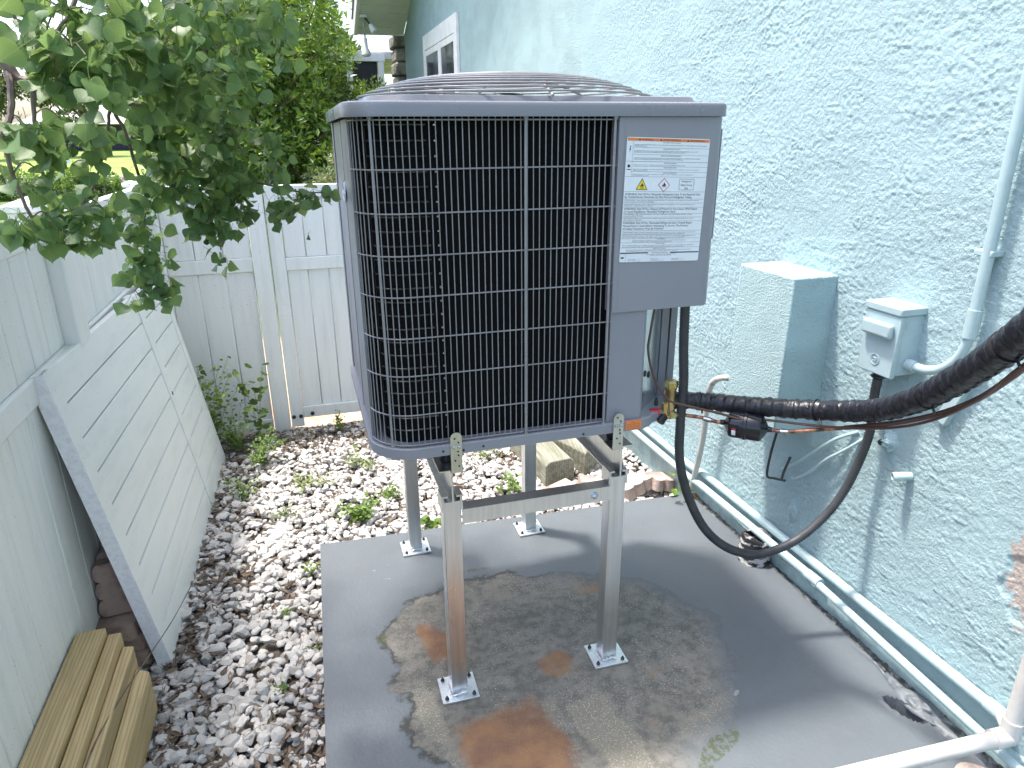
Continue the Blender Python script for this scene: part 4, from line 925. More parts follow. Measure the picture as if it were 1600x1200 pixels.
for py, s, a, w_ in ((747, 'FIRE HAZARD', .105, .022), (754, 'Do not use this to service a pressurized unit. No open flames. Only use approved replacement equipment', .034, .155), (761, 'Failure to follow these instructions may result in fire.', .034, .115), (773, 'RISQUE DE FEU', .102, .026), (782, 'Ne pas utiliser de flamme nue. Utiliser seulement des pieces approuvees pour le remplacement des composants', .006, .210), (790, 'Le non-respect de ces instructions peut provoquer un incendie.', .006, .178), (801, 'RIESGO DE INCENDIO', .096, .036), (808, 'No utilice llamas abiertas. Utilice solamente repuestos aprobados por el fabricante del equipo', .018, .188), (815, 'El incumplimiento de estas instrucciones puede causar un incendio.', .018, .150),
        (825, 'INSTALLATION INFORMATION', .092, .048), (834, 'All units must be installed per local code requirements.', .076, .088), (840, 'See unit rating plate.', .090, .060), (861, 'Factory Charge', .024, .022), (869, 'System Charge', .024, .022), (861, 'Charge Added', .090, .022), (869, 'Charge Removed', .090, .024), (861, 'Charge Added', .152, .022), (869, 'Charge Total', .152, .020)): ln(s, a, py, .0022, w_)
def rule(py, a0=.001, a1=LW-.001, t=.00045): b = b_of(py); tx.add([pl3(a0, b), pl3(a1, b), pl3(a1, b+t), pl3(a0, b+t)], [(0, 1, 2, 3)])
for py in (247, 284, 321): rule(py, .018)
for py in (346, 374): rule(py, .018)
for py in (320.5, 401, 481, 521, 543, 566, 601, 621, 643, 697, 719, 741, 764, 792): rule(py)
rule(820, .001, .081, .0028); rule(820, .146, LW-.001, .0028)
for (a, p0, p1) in ((.0172, 214, 401), (.0165, 827, 874)): tx.add([pl3(a, b_of(p0)), pl3(a+.0004, b_of(p0)), pl3(a+.0004, b_of(p1)), pl3(a, b_of(p1))], [(0, 1, 2, 3)])
for a in (.048, .116, .176): rule(862, a, a+.014, .0003); rule(870, a, a+.014, .0003)
# bolt pictogram, burst pictogram
tx.add([pl3(.010, b_of(240)), pl3(.0075, b_of(262)), pl3(.010, b_of(260)), pl3(.0075, b_of(276)), pl3(.0125, b_of(256)), pl3(.0098, b_of(257)), pl3(.012, b_of(240))], [(0, 1, 2, 3, 4, 5, 6)])
tx.add([pl3(.009+(.005 if i % 2 else .003)*math.cos(i*math.pi/6), b_of(346)+(.005 if i % 2 else .003)*math.sin(i*math.pi/6)) for i in range(12)], [tuple(range(12))]); tx.add([pl3(.004, b_of(362)), pl3(.015, b_of(362)), pl3(.015, b_of(366)), pl3(.004, b_of(366))], [(0, 1, 2, 3)])
tx.add([pl3(.008+.005*math.cos(i*math.pi/8), b_of(850)+.0022*math.sin(i*math.pi/8)) for i in range(16)], [tuple(range(16))])
# flammable triangle and diamond with flames
def flame(cx, cy, s):
    P = [(0, -1), (.25, -.55), (.30, -.30), (.52, -.52), (.62, .05), (.45, .5), (.15, .62), (.22, .25), (.0, .05), (-.18, .35), (-.12, .62), (-.45, .48), (-.60, .05), (-.42, -.30), (-.28, -.05), (-.20, -.5)]
    tx.add([lpt(cx+s*x, cy+s*y, .0019) for x, y in P], [tuple(range(len(P)))])
cyy = b_of(445)
def poly(P, mat, name, lift): mb = MB(); n = len(P); mb.add([lpt(a, b, lift) for a, b in P], [tuple(range(n-1, -1, -1))]); return mb.build(name, mat, wl)
a0 = .049; poly([(a0-.0165, cyy+.0125), (a0+.0165, cyy+.0125), (a0, cyy-.0165)], M['lab_black'], 'warning_triangle', .0012); poly([(a0-.0138, cyy+.011), (a0+.0138, cyy+.011), (a0, cyy-.0135)], M['lab_yellow'], 'warning_triangle', .0015); flame(a0, cyy+.002, .0072); tx.add([lpt(a0-.006, cyy+.0078, .0019), lpt(a0+.006, cyy+.0078, .0019), lpt(a0+.006, cyy+.0088, .0019), lpt(a0-.006, cyy+.0088, .0019)], [(0, 1, 2, 3)])
a0 = .1115; poly([(a0-.0168, cyy), (a0, cyy+.0175), (a0+.0168, cyy), (a0, cyy-.0175)], M['lab_red'], 'flame_diamond', .0012); poly([(a0-.0146, cyy), (a0, cyy+.0152), (a0+.0146, cyy), (a0, cyy-.0152)], M['lab_white'], 'flame_diamond', .0015); flame(a0, cyy+.001, .0082)
bx0, bx1, by0, by1 = .155, .198, cyy-.0155, cyy+.0120
for (p, q, r_, s_) in ((bx0, bx1, by0, by0+.0007), (bx0, bx1, by1-.0007, by1), (bx0, bx0+.0007, by0, by1), (bx1-.0007, bx1, by0, by1)): tx.add([pl3(p, r_), pl3(q, r_), pl3(q, s_), pl3(p, s_)], [(0, 1, 2, 3)])
for s, dy, h in (('Refrigerant', -.0075, .0045), ('Safety Group', .0015, .0045), ('A2L', .0100, .005)): put_text(tx, s, pl3, (bx0+bx1)/2, cyy+dy, h, None, 'c')
tx.build('label_print', M['lab_black'], wl)
ol = MB().box(.829, .878, YF-.0130, YF-.0122, .852, .8805).build('caution_label', M['lab_orange'], ac)
t2 = MB()
for i in range(5): put_text(t2, ('CAUTION', 'Read all instructions before', 'servicing this equipment or', 'serious injury could result', 'See service manual')[i], lambda a, b: (.831+a, YF-.0135, .878-b), .002+(.012 if i == 0 else 0), .005+.0048*i, .0022, .014 if i == 0 else .040)
t2.build('label_print', M['lab_black'], ol)

# ================================================================== PIPES, CABLES AND ELECTRICAL
def corrugated(pts, r0, r1, pitch, n=14):
    P = resample(spline(pts, 10), pitch/2); return P, [r0 if i % 2 else r1 for i in range(len(P))]
flexpts = [(1.028, 1.70, 1.198), (1.034, 1.70, 1.068), (1.044, 1.70, .948), (1.044, 1.70, .823), (1.053, 1.70, .693), (1.094, 1.70, .562), (1.158, 1.69, .439), (1.244, 1.68, .355), (1.341, 1.67, .314), (1.413, 1.65, .328), (1.501, 1.64, .367), (1.582, 1.63, .444), (1.634, 1.62, .537), (1.665, 1.61, .655), (1.673, 1.60, .760), (1.664, 1.60, .870), (1.660, 1.595, .935)]
fx = thing('flexible_conduit', (1.30, 1.66, .31), 'black ribbed flexible conduit looping from the air conditioner to the wall switch', 'conduit')
P, rs = corrugated(flexpts, .0152, .0126, .0092); MB().tube(P, rs, 14).build('ribbed_tube', M['flex'], fx, True, angle=80)
MB().lathe([(.021, 0), (.021, .006), (.017, .008), (.017, .016)], (1.660, 1.595, .9375), n=8).build('locknut', M['bolt_dark'], fx)
def wobble_tube(pts, r, step, amp, seed, n=20):
    P = resample(spline(pts, 10), step); r_ = random.Random(seed); out = []; ph = 0
    for i in range(len(P)): out.append(r*(1+amp*(r_.random()-.5)+(-.05 if i % 3 == 0 else 0)))
    return P, out
ls = thing('refrigerant_line', (1.04, 1.74, .885), 'thick black tape-wrapped suction line sweeping towards the right edge', 'insulated pipe')
lspts = [(1.022, 1.735, .887), (1.113, 1.69, .888), (1.213, 1.58, .901), (1.316, 1.44, .930), (1.347, 1.28, .988), (1.323, 1.14, 1.075), (1.278, 1.01, 1.18), (1.245, .93, 1.252), (1.215, .87, 1.309), (1.18, .79, 1.39), (1.15, .68, 1.50)]
P, rs = wobble_tube(lspts, .0262, .0050, .085, 3); rs = [r*(1+.26*i/len(rs)) for i, r in enumerate(rs)]; tb = MB().tube(P, rs, 22)
vv = []
for i, v in enumerate(tb.v):
    k, j = divmod(i, 22); c = P[k] if k < len(P) else P[-1]; o = Vector(v)-c; tw = 1+.045*math.sin(j*2*math.pi/22*2+k*.9)+.03*math.sin(j*2*math.pi/22*5+k*.37); vv.append(tuple(c+o*tw))
tb.v = vv; tb.build('tape_wrap', M['tape'], ls, True, angle=80)
allp = resample(spline(lspts, 10), .01)
for t in (.07, .30, .56, .77):
    i = int(t*(len(allp)-1)); c = allp[i]; tn = (allp[i+1]-allp[i-1]).normalized(); r_ = .0262*(1+.26*t)+.0025; MB().tube([c-tn*.002, c+tn*.002], r_, 20).build('cable_tie', M['black'], ls)
    a = tn.orthogonal().normalized(); q = c+Vector((-.3, -.8, -.4)).normalized()*r_; MB().tube([q, q+Vector((-.003, -.012, -.012))], .003, 6).build('cable_tie', M['black'], ls)
cl = thing('liquid_line', (1.02, 1.70, .85), 'worn copper liquid line carrying the black filter drier', 'copper pipe')
c1 = [(1.020, 1.700, .852), (1.060, 1.69, .848), (1.089, 1.672, .846), (1.121, 1.628, .845), (1.137, 1.615, .845)]
MB().tube(spline(c1, 6), .0058, 10).build('tube', M['copper'], cl, True)
c2 = [(1.228, 1.527, .848), (1.259, 1.495, .850), (1.292, 1.45, .868), (1.354, 1.38, .897), (1.351, 1.22, .977), (1.330, 1.09, 1.056), (1.303, .99, 1.132), (1.253, .90, 1.213), (1.219, .84, 1.272), (1.18, .72, 1.40)]
MB().tube(spline(c2[:5], 8), .0058, 10).build('tube', M['copper'], cl, True); MB().tube(spline(c2[3:], 8), .0064, 10).build('sleeved_tube', M['wire_brown'], cl, True)
for p, q in (((1.098, 1.659, .846), (1.112, 1.640, .8455)), ((1.250, 1.503, .849), (1.264, 1.487, .852))): MB().tube([p, q], .0078, 10).build('solder_joint', M['bolt'], cl, True)
A, B = Vector((1.137, 1.615, .846)), Vector((1.228, 1.527, .848)); ax = (B-A).normalized(); L = (B-A).length
fd = thing('filter_drier', tuple((A+B)/2), 'small black canister filter drier fitted in the copper line', 'filter')
MB().lathe([(.007, -.010), (.0085, .002), (.024, .010), (.0375, .019), (.0400, .025), (.0400, L*.5-.006), (.0422, L*.5-.004), (.0422, L*.5+.004), (.0400, L*.5+.006), (.0400, L-.025), (.0375, L-.019), (.024, L-.010), (.0085, L-.002), (.007, L+.010)], A, ax, 32).build('canister', M['drier'], fd, True, angle=28)
tocam = (Vector((0, 0, 1.65))-A); side = (tocam-ax*tocam.dot(ax)).normalized(); dn = ax.cross(side); dn = dn if dn.z < 0 else -dn
def drlab(u0, u1, t0, t1, mat, nm):
    V = []
    for u in (u0, u1):
        for i in range(5): t = t0+(t1-t0)*i/4; V.append(A+ax*u+(side*math.cos(t)+dn*math.sin(t))*.0404)
    MB().add(V, [(i, i+1, 5+i+1, 5+i) for i in range(4)]).build(nm, mat, fd, True)
drlab(.030, .041, .32, .42, M['red'], 'red_sticker'); drlab(.030, .041, .47, .95, M['lab_white'], 'label_sticker')
wr = MB().tube(spline([(.932, 1.695, 1.21), (.912, 1.68, 1.123), (.904, 1.67, 1.07), (.922, 1.66, .995), (.952, 1.645, .940), (.984, 1.635, .918), (1.098, 1.60, .888), (1.158, 1.56, .875), (1.213, 1.55, .872), (1.316, 1.405, .895), (1.352, 1.25, .95), (1.330, 1.11, 1.03), (1.29, .985, 1.13), (1.235, .87, 1.25), (1.18, .74, 1.38)], 8), .0036, 8).build('control_cable', M['wire_brown'], None, True)
tag(wr, 'thin black control cable drooping from the unit beneath the wrapped line', 'cable')
# wall switch
sw = thing('disconnect_switch', (X0, 1.60, .955), 'cyan painted electrical disconnect box with raised round emblem on its cover', 'switch box')
MB().box(1.650, X0-.002, 1.528, 1.655, .962, 1.146).build('box', M['cyan_metal'], sw, bevel=.003)
MB().box(1.632, 1.6495, 1.524, 1.658, .955, 1.146).build('cover', M['cyan_metal'], sw, bevel=.004)
MB().box(1.628, X0-.002, 1.521, 1.661, 1.1465, 1.170).build('hood', M['cyan_metal'], sw, bevel=.004)
MB().box(1.612, 1.6318, 1.537, 1.648, 1.075, 1.120).build('handle', M['cyan_metal'], sw, bevel=.009, segs=4)
em = MB(); em.tube([(1.6312, 1.592+.0165*math.cos(R(a)), 1.000+.0165*math.sin(R(a))) for a in range(0, 360, 15)], .0014, 6, closed=True); em.tube([(1.6312, 1.592+.0135*math.cos(R(a)), 1.000+.0135*math.sin(R(a))) for a in range(0, 360, 15)], .0007, 5, closed=True)
V, F = text_mesh('GE', .16)
em.add([(1.6312-v[2]*.0145, 1.6025-(v[0]*.0145), .9945+v[1]*.0155) for v in V], F)
em.build('emblem', M['cyan_metal'], sw, True)
MB().box(1.66, 1.70, 1.5268, 1.5279, 1.105, 1.130).build('latch', M['cyan_metal'], sw, bevel=.0005, segs=1)
# painted conduit rising along the wall
cn = thing('wall_conduit', (1.69, 1.35, 1.0), 'cyan painted electrical conduit curving up the wall from the switch box', 'conduit')
MB().tube(spline([(1.690, 1.527, .998), (1.690, 1.50, .998), (1.690, 1.455, 1.002), (1.690, 1.410, 1.022), (1.690, 1.372, 1.062), (1.690, 1.353, 1.115), (1.690, 1.350, 1.16)], 8), .0135, 16).build('elbow', M['cyan_paint'], cn, True)
MB().tube([(1.690, 1.350, 1.16), (1.690, 1.350, 3.4)], .0150, 16).build('straight_pipe', M['cyan_paint'], cn, True)
MB().tube([(1.690, 1.3515, 1.128), (1.690, 1.350, 1.205)], .0185, 18).build('coupling', M['cyan_paint'], cn, True); MB().tube([(1.690, 1.527, .998), (1.690, 1.497, .998)], .0175, 18).build('coupling', M['cyan_paint'], cn, True)
for z in (1.345, 2.4): MB().box(1.680, X0-.002, 1.333, 1.385, z, z+.016).build('pipe_strap', M['cyan_paint'], cn, bevel=.003)
# long pipes along the foot of the wall
pu = thing('wall_pipe', (1.697, 2.0, .135), 'upper cyan painted pipe along the foot of the wall', 'pipe', 'painted pipes at the wall foot')
MB().tube([(1.697, 3.9, .130), (1.697, 2.62, .128), (1.697, 2.52, .142), (1.697, 1.035, .148)], .0165, 18).build('tube', M['cyan_paint'], pu, True); MB().tube([(1.697, 1.06, .148), (1.697, 1.000, .148)], .0200, 18).build('coupling', M['cyan_paint'], pu, True)
p2 = thing('wall_pipe', (1.672, 2.0, .12), 'lower cyan painted pipe along the foot of the wall', 'pipe', 'painted pipes at the wall foot')
MB().tube([(1.670, 3.9, .085), (1.670, 2.62, .088), (1.668, 2.50, .100), (1.668, 1.72, .110)], .0165, 18).build('tube', M['cyan_paint'], p2, True); MB().tube([(1.668, 1.76, .108), (1.668, 1.69, .110)], .0195, 18).build('coupling', M['cyan_paint'], p2, True)
MB().tube([(1.664, 1.70, .106), (1.662, 1.0, .075), (1.64, .5, .05)], .0140, 18).build('tube', M['cyan_paint'], p2, True)
# bare white PVC three-way in the near corner
tp = thing('pvc_drain_pipe', (1.655, .965, .12), 'white PVC drain pipe with elbow crossing the bottom right corner', 'pipe')
J = Vector((1.648, .955, .150))
MB().tube([J+Vector((0, 0, .03)), J+Vector((.012, .012, 1.5))], .0208, 20).build('riser', M['white_pvc'], tp, True); MB().tube([J, J+Vector((.0, .0, .055))], .0250, 20).build('elbow', M['white_pvc'], tp, True)
dirh = Vector((1.12, .985, .15))-J; dirh.normalize(); MB().tube([J, J+dirh*.055], .0250, 20).build('elbow', M['white_pvc'], tp, True); MB().tube([J+dirh*.03, J+dirh*1.3], .0208, 20).build('branch', M['white_pvc'], tp, True)
MB().tube([J+Vector((0, -.01, 0)), J+Vector((.047, .055, -.002))], .0190, 20).build('elbow', M['white_pvc'], tp, True)
# peeling old drain hose
ph = thing('drain_hose', (1.66, 2.56, .0), 'old peeling off-white drain hose hooked out of the wall corner', 'hose')
MB().tube(spline([(1.722, 2.33, .655), (1.685, 2.38, .668), (1.660, 2.440, .645), (1.655, 2.478, .590), (1.655, 2.49, .50), (1.657, 2.495, .36), (1.662, 2.53, .19), (1.668, 2.575, .03)], 8), .0135, 14).build('tube', simple('peeling_paint', (.50, .48, .44), .7, 0, (.27, .29, .29), 9, 60, .003, .6, lo=.5, hi=.56), ph, True)
# old cut line set under the chase
def cord(name, pts, r, mat, lab, cat, grp=None): o = MB().tube(spline(pts, 6), r, 8).build(name, mat, None, True); return tag(o, lab, cat, grp)
cord('painted_wire', [(1.722, 1.690, .705), (1.700, 1.75, .66), (1.690, 1.80, .61), (1.688, 1.86, .545), (1.690, 1.93, .475), (1.69, 1.995, .42)], .0062, M['cyan_paint'], 'upper cyan painted wire sagging across the wall below the hose', 'wire', 'painted wires under the wall cover')
cord('painted_wire', [(1.722, 1.665, .690), (1.700, 1.72, .625), (1.690, 1.78, .565), (1.686, 1.84, .49), (1.688, 1.91, .425), (1.69, 1.94, .415)], .0052, M['cyan_paint'], 'lower cyan painted wire with a peeling kink below the hose', 'wire', 'painted wires under the wall cover')
cord('cut_wire', [(1.66, 2.016, .575), (1.66, 2.035, .47), (1.665, 2.045, .375), (1.680, 2.02, .372), (1.69, 1.97, .385)], .0050, M['flex'], 'dark cut cable stub bent into a hook, left one below the cover', 'wire', 'dark cut cable stubs')
cord('cut_wire', [(1.66, 1.925, .510), (1.665, 1.955, .43), (1.67, 1.965, .395)], .0050, M['flex'], 'short straight dark cable stub, right one below the cover', 'wire', 'dark cut cable stubs')
# stubs, patch and flat strap on the wall
so_ = thing('pipe_stub', (1.70, 1.47, .64), 'short open cyan pipe stub poking from the wall', 'pipe stub')
pm = MB(); pm.lathe([(.0135, 0), (.0135, .055), (.0105, .055), (.0105, .01)], (1.722, 1.462, .652), (-.9, .43, -.1), 18, False); pm.build('tube', M['cyan_paint'], so_, True, angle=50)
def lump(name, c, s, mat, lab, cat, seed, n=12, hole=True):
    r_ = np.random.default_rng(seed); V = []; F = []
    for i in range(n+1):
        th = math.pi/2*i/n
        for j in range(2*n):
            a = math.pi*j/n; q = 1+.55*(vnoise(np.array([math.cos(a)*1.6+seed+i*.25]), np.array([math.sin(a)*1.6+i*.3]), seed)[0]-.5)
            V.append((c[0]-s[0]*math.cos(th)*q*(1 if i < n else 1), c[1]+s[1]*math.sin(th)*math.cos(a)*q, c[2]+s[2]*math.sin(th)*math.sin(a)*q))
    m = 2*n
    for i in range(n):
        for j in range(m): F.append((i*m+j, i*m+(j+1) % m, (i+1)*m+(j+1) % m, (i+1)*m+j))
    o = MB().add(V, F).build(name, mat, None, True, angle=180); return tag(o, lab, cat)
lp_ = thing('sealed_outlet', (1.725, 1.56, .725), 'lumpy cyan sealed pipe outlet with a dark hole on the wall', 'outlet')
l1 = lump('t', (1.727, 1.558, .728), (.034, .030, .036), M['stucco_box'], 'x', 'x', 5); l1.name = 'sealant'; l1.parent = lp_; l1.matrix_parent_inverse = Matrix.Translation(-Vector(lp_.location))
for k in ('label', 'category'): del l1[k]
MB().lathe([(.010, 0), (.010, .003), (.006, .004)], (1.692, 1.568, .724), (-.8, -.5, .2), 10).build('hole', M['black'], lp_)
lump('repair_patch', (1.727, 1.605, 1.20), (.0035, .085, .045), M['stucco_box'], 'smooth cyan repair patch on the wall above the switch box', 'patch', 9)
lump('old_sealant', (1.727, 1.935, .255), (.018, .028, .055), M['stucco_box'], 'ribbed cyan sealant lump on the wall above the pipes', 'patch', 13)
tag(MB().lathe([(.005, 0), (.005, .001)], (1.7235, 1.575, 1.192), (-1, 0, 0), 8).build('screw_hole', M['black']), 'small dark hole in the patch above the switch box', 'hole')
bs = MB(); a = Vector((1.700, 1.318, 1.078)); b = Vector((1.700, 1.395, .862)); dd = (b-a); LL = dd.length; dd.normalize(); ww_ = Vector((0, dd.z, -dd.y)); n_ = Vector((1, 0, 0))
bs.obox(a-ww_*.018, dd, ww_, n_, LL, .036, .026); o = bs.build('strap_cover', M['cyan_paint'], None, bevel=.003); tag(o, 'flat diagonal cyan strap on the wall behind the wrapped line', 'strap')
# tarred plastic collar where the drain goes into the pad
ct = thing('pipe_collar', (1.650, 2.035, 0), 'torn tar-smeared white collar standing round a black hole beside the pipes', 'collar')
n = 40; V = []; rws = 9
for i in range(rws+1):
    for j in range(n):
        a = 2*math.pi*j/n; h = .112*i/rws*(1+.10*math.sin(a*2+1)-.05*math.cos(a)); r_ = (.064-.006*i/rws)*(1+.045*math.sin(i*2.3+j*.35)+.03*math.sin(j*1.1+i)); V.append((1.645+r_*math.cos(a), 2.035+r_*1.05*math.sin(a), h))
for i in range(rws+1):
    for j in range(n):
        a = 2*math.pi*j/n; h = .112*(rws-i)/rws*(1+.10*math.sin(a*2+1)-.05*math.cos(a))+.002; r_ = .048; V.append((1.645+r_*math.cos(a), 2.035+r_*1.05*math.sin(a), h))
tarm = simple('tar_smeared_plastic', (.52, .50, .48), .5, 0, (.015, .015, .018), 1.0, 60, .003, .7, (14, 14, 42), .44, .50)
MB().add(V, [(i*n+j, i*n+(j+1) % n, (i+1)*n+(j+1) % n, (i+1)*n+j) for i in range(2*rws+1) for j in range(n)]).build('torn_sleeve', tarm, ct, True, angle=180)
MB().lathe([(.050, 0), (.050, .002)], (1.650, 2.035, .03), n=24).build('black_hole', M['black'], ct)
# broken sealant blobs along the pad's wall edge, orange foam and scrap
foam = lump('foam_blob', (0, 0, 0), (.018, .030, .022), M['foam'], 'yellow orange spray foam blob at the foot of the drain hose', 'foam', 21); foam.matrix_world = Matrix.Translation((1.700, 2.565, -.008)) @ Matrix.Rotation(R(90), 4, 'Y') @ Matrix.Rotation(R(20), 4, 'X')
tan_patch = lump('foam_blob', (0, 0, 0), (.005, .045, .05), M['paver_pink'], 'flat tan concrete patch on the pad under the white pipe', 'foam', 25); tan_patch.matrix_world = Matrix.Translation((1.60, .97, -.002)) @ Matrix.Rotation(R(90), 4, 'Y')  # pinkish tan concrete patch, built from the same lump as the foam
cr = MB(); r_ = random.Random(5); y = 2.55
while y > .6:
    s = r_.uniform(.004, .012); cr.add([(1.690+r_.uniform(-.012, .006)+s*dx, y+s*dy*1.5, .001+s*dz) for dx, dy, dz in ((-1, -1, 0), (1, -1, 0), (1, 1, 0), (-1, 1, 0), (r_.uniform(-.5, .5), r_.uniform(-.5, .5), .7))], [(0, 1, 4), (1, 2, 4), (2, 3, 4), (3, 0, 4)]); y -= r_.uniform(.004, .02)
tag(cr.build('pad_edge_crumbs', simple('dark_crumbs', (.06, .06, .055), .9, 0, (.20, .21, .20), 40)), 'dark crumbs and debris along the gap between pad and wall', 'debris', kind='stuff')
tr_ = lump('raised_flap', (0, 0, 0), (.022, .075, .035), M['pad'], 'buckled grey flap of coating beside the torn hole in the pad', 'flap', 33); tr_.matrix_world = Matrix.Translation((1.66, 1.215, -.006)) @ Matrix.Rotation(R(90), 4, 'Y') @ Matrix.Rotation(R(-15), 4, 'X')
for nm, (x, y, L_, a) in (('dry_stick', (.10, 0, 0, 0)),): pass
stk = MB().tube(spline([(-.40, 1.98, .42), (-.50, 2.0, .25), (-.58, 1.95, .16), (-.63, 1.80, .15), (-.66, 1.60, .16), (-.66, 1.35, .14)], 6), [.0012+.0014*i/30 for i in range(31)], 5).build('dry_stick', M['bark_pale'], None, True); tag(stk, 'long dry stem arching over the lumber boards', 'twig')
# ================================================================== OVERHANGING TREE WITH HEART-SHAPED LEAVES
BR = [
 (0.017, [(-0.610,1.629,1.842), (-0.526,1.606,1.832), (-0.489,1.599,1.808), (-0.481,1.584,1.778), (-0.465,1.580,1.752), (-0.442,1.576,1.750)]),
 (0.008, [(-0.442,1.576,1.750), (-0.420,1.582,1.750), (-0.392,1.611,1.737), (-0.341,1.664,1.708)]),
 (0.0045, [(-0.341,1.664,1.708), (-0.301,1.692,1.715), (-0.257,1.741,1.695), (-0.232,1.785,1.649), (-0.234,1.804,1.608), (-0.188,1.839,1.570), (-0.094,1.895,1.543), (0.011,1.945,1.513), (0.068,1.964,1.510)]),
 (0.004, [(-0.341,1.664,1.708), (-0.312,1.722,1.682), (-0.279,1.778,1.636), (-0.238,1.824,1.601), (-0.198,1.865,1.525), (-0.196,1.871,1.385)]),
 (0.004, [(-0.341,1.664,1.708), (-0.331,1.708,1.663), (-0.333,1.768,1.577), (-0.332,1.805,1.519), (-0.349,1.816,1.446), (-0.349,1.821,1.340), (-0.340,1.816,1.301)]),
 (0.0035, [(-0.341,1.664,1.708), (-0.360,1.661,1.645), (-0.395,1.672,1.570), (-0.427,1.671,1.522)]),
 (0.005, [(-0.442,1.576,1.750), (-0.454,1.585,1.702), (-0.463,1.594,1.634), (-0.477,1.629,1.562)]),
 (0.007, [(-0.481,1.584,1.769), (-0.472,1.548,1.733), (-0.476,1.527,1.690), (-0.490,1.502,1.652), (-0.488,1.503,1.620), (-0.489,1.521,1.557), (-0.484,1.540,1.509)]),
 (0.005, [(-0.495,1.503,1.886), (-0.445,1.501,1.860), (-0.427,1.488,1.847), (-0.414,1.494,1.821), (-0.387,1.492,1.810)]),
 (0.009, [(-0.526,1.606,1.832), (-0.472,1.542,1.799), (-0.421,1.536,1.799), (-0.396,1.542,1.807), (-0.336,1.576,1.817), (-0.285,1.647,1.821), (-0.201,1.738,1.845), (-0.103,1.823,1.877), (0.008,1.934,1.901)]),
 (0.006, [(-0.442,1.576,1.750), (-0.406,1.562,1.788), (-0.369,1.593,1.781), (-0.333,1.663,1.764), (-0.277,1.735,1.758), (-0.201,1.807,1.737), (-0.145,1.854,1.684), (-0.115,1.896,1.611)]),
 (0.006, [(-0.396,1.542,1.807), (-0.354,1.527,1.847), (-0.331,1.527,1.888), (-0.306,1.523,1.937)]),
 (0.006, [(-0.201,1.738,1.845), (-0.177,1.713,1.902), (-0.152,1.684,1.966)]),
]
CL = [
 (-0.326,1.399,1.844,0.071,26), (-0.268,1.461,1.856,0.074,28), (-0.206,1.570,1.879,0.079,28), (-0.131,1.677,1.898,0.083,28), (-0.049,1.780,1.911,0.072,18), (0.003,1.882,1.914,0.042,5), (-0.321,1.376,1.795,0.057,24), (-0.275,1.467,1.797,0.060,24), (-0.219,1.577,1.810,0.071,28), (-0.147,1.684,1.834,0.076,26), (-0.075,1.785,1.867,0.064,14), (0.006,1.935,1.888,0.024,4), (-0.004,1.939,1.860,0.021,4), (-0.348,1.372,1.767,0.035,10), (-0.318,1.410,1.761,0.039,10), (-0.399,1.433,1.847,0.016,2), (-0.378,1.390,1.818,0.013,2), (-0.265,1.595,1.755,0.058,22), (-0.206,1.683,1.767,0.061,22), (-0.143,1.788,1.802,0.048,14), (-0.092,1.840,1.814,0.023,4), (-0.273,1.728,1.701,0.053,16), (-0.208,1.767,1.702,0.060,20), (-0.154,1.811,1.744,0.036,10), (-0.152,1.843,1.684,0.050,14), (-0.294,1.735,1.656,0.035,10), (-0.473,1.528,1.684,0.023,4), (-0.455,1.534,1.663,0.034,9), (-0.418,1.606,1.686,0.039,9), (-0.396,1.633,1.663,0.033,7), (-0.378,1.657,1.639,0.023,4), (-0.434,1.602,1.628,0.039,8), (-0.463,1.551,1.599,0.041,10), (-0.494,1.500,1.595,0.021,4), (-0.406,1.650,1.602,0.030,4), (-0.472,1.529,1.624,0.029,5), (-0.282,1.777,1.616,0.048,14), (-0.219,1.807,1.622,0.058,20), (-0.142,1.855,1.656,0.056,18), (-0.085,1.878,1.663,0.034,6), (-0.187,1.839,1.582,0.056,18), (-0.111,1.875,1.575,0.054,16), (-0.045,1.918,1.576,0.034,7), (-0.245,1.821,1.551,0.056,18), (-0.299,1.793,1.568,0.036,8), (-0.044,1.915,1.517,0.045,11), (0.001,1.934,1.495,0.028,6), (0.027,1.945,1.513,0.024,4), (0.068,1.964,1.505,0.014,3), (-0.170,1.868,1.516,0.057,20), (-0.206,1.860,1.465,0.044,14), (-0.143,1.887,1.483,0.024,5), (-0.198,1.869,1.370,0.014,3), (-0.240,1.839,1.506,0.040,12), (-0.463,1.612,1.553,0.045,14), (-0.483,1.540,1.515,0.032,11), (-0.435,1.659,1.527,0.043,12), (-0.397,1.708,1.502,0.047,13), (-0.437,1.655,1.482,0.031,8), (-0.365,1.774,1.473,0.042,13), (-0.365,1.788,1.414,0.039,13), (-0.355,1.814,1.364,0.043,16), (-0.335,1.820,1.319,0.034,9), (-0.398,1.804,1.303,0.013,3), (-0.468,1.606,1.495,0.030,6),]
tree = thing('overhanging_tree', (-1.9, 1.6, -.1), 'leafy tree with drooping heart-shaped leaves reaching in over the left fence', 'tree')
MB().tube(spline([(-1.9, 1.6, -.2), (-1.8, 1.62, .8), (-1.5, 1.64, 1.6), (-1.0, 1.64, 1.95), (-.610, 1.629, 1.842)], 6), [.07-.053*i/24 for i in range(25)], 12).build('trunk', M['bark_pale'], tree, True)
for k, (r, L) in enumerate(BR):
    P = spline(L, 6); n = len(P); w_ = random.Random(k); P = [p+Vector((w_.uniform(-1, 1), w_.uniform(-1, 1), w_.uniform(-1, 1)))*.0010 for p in P]
    MB().tube(P, [r*(1-.6*i/n) for i in range(n)], 7).build('branch', M['bark_pale'], tree, True)
allb = [p for r, L in BR for p in spline(L, 6)]
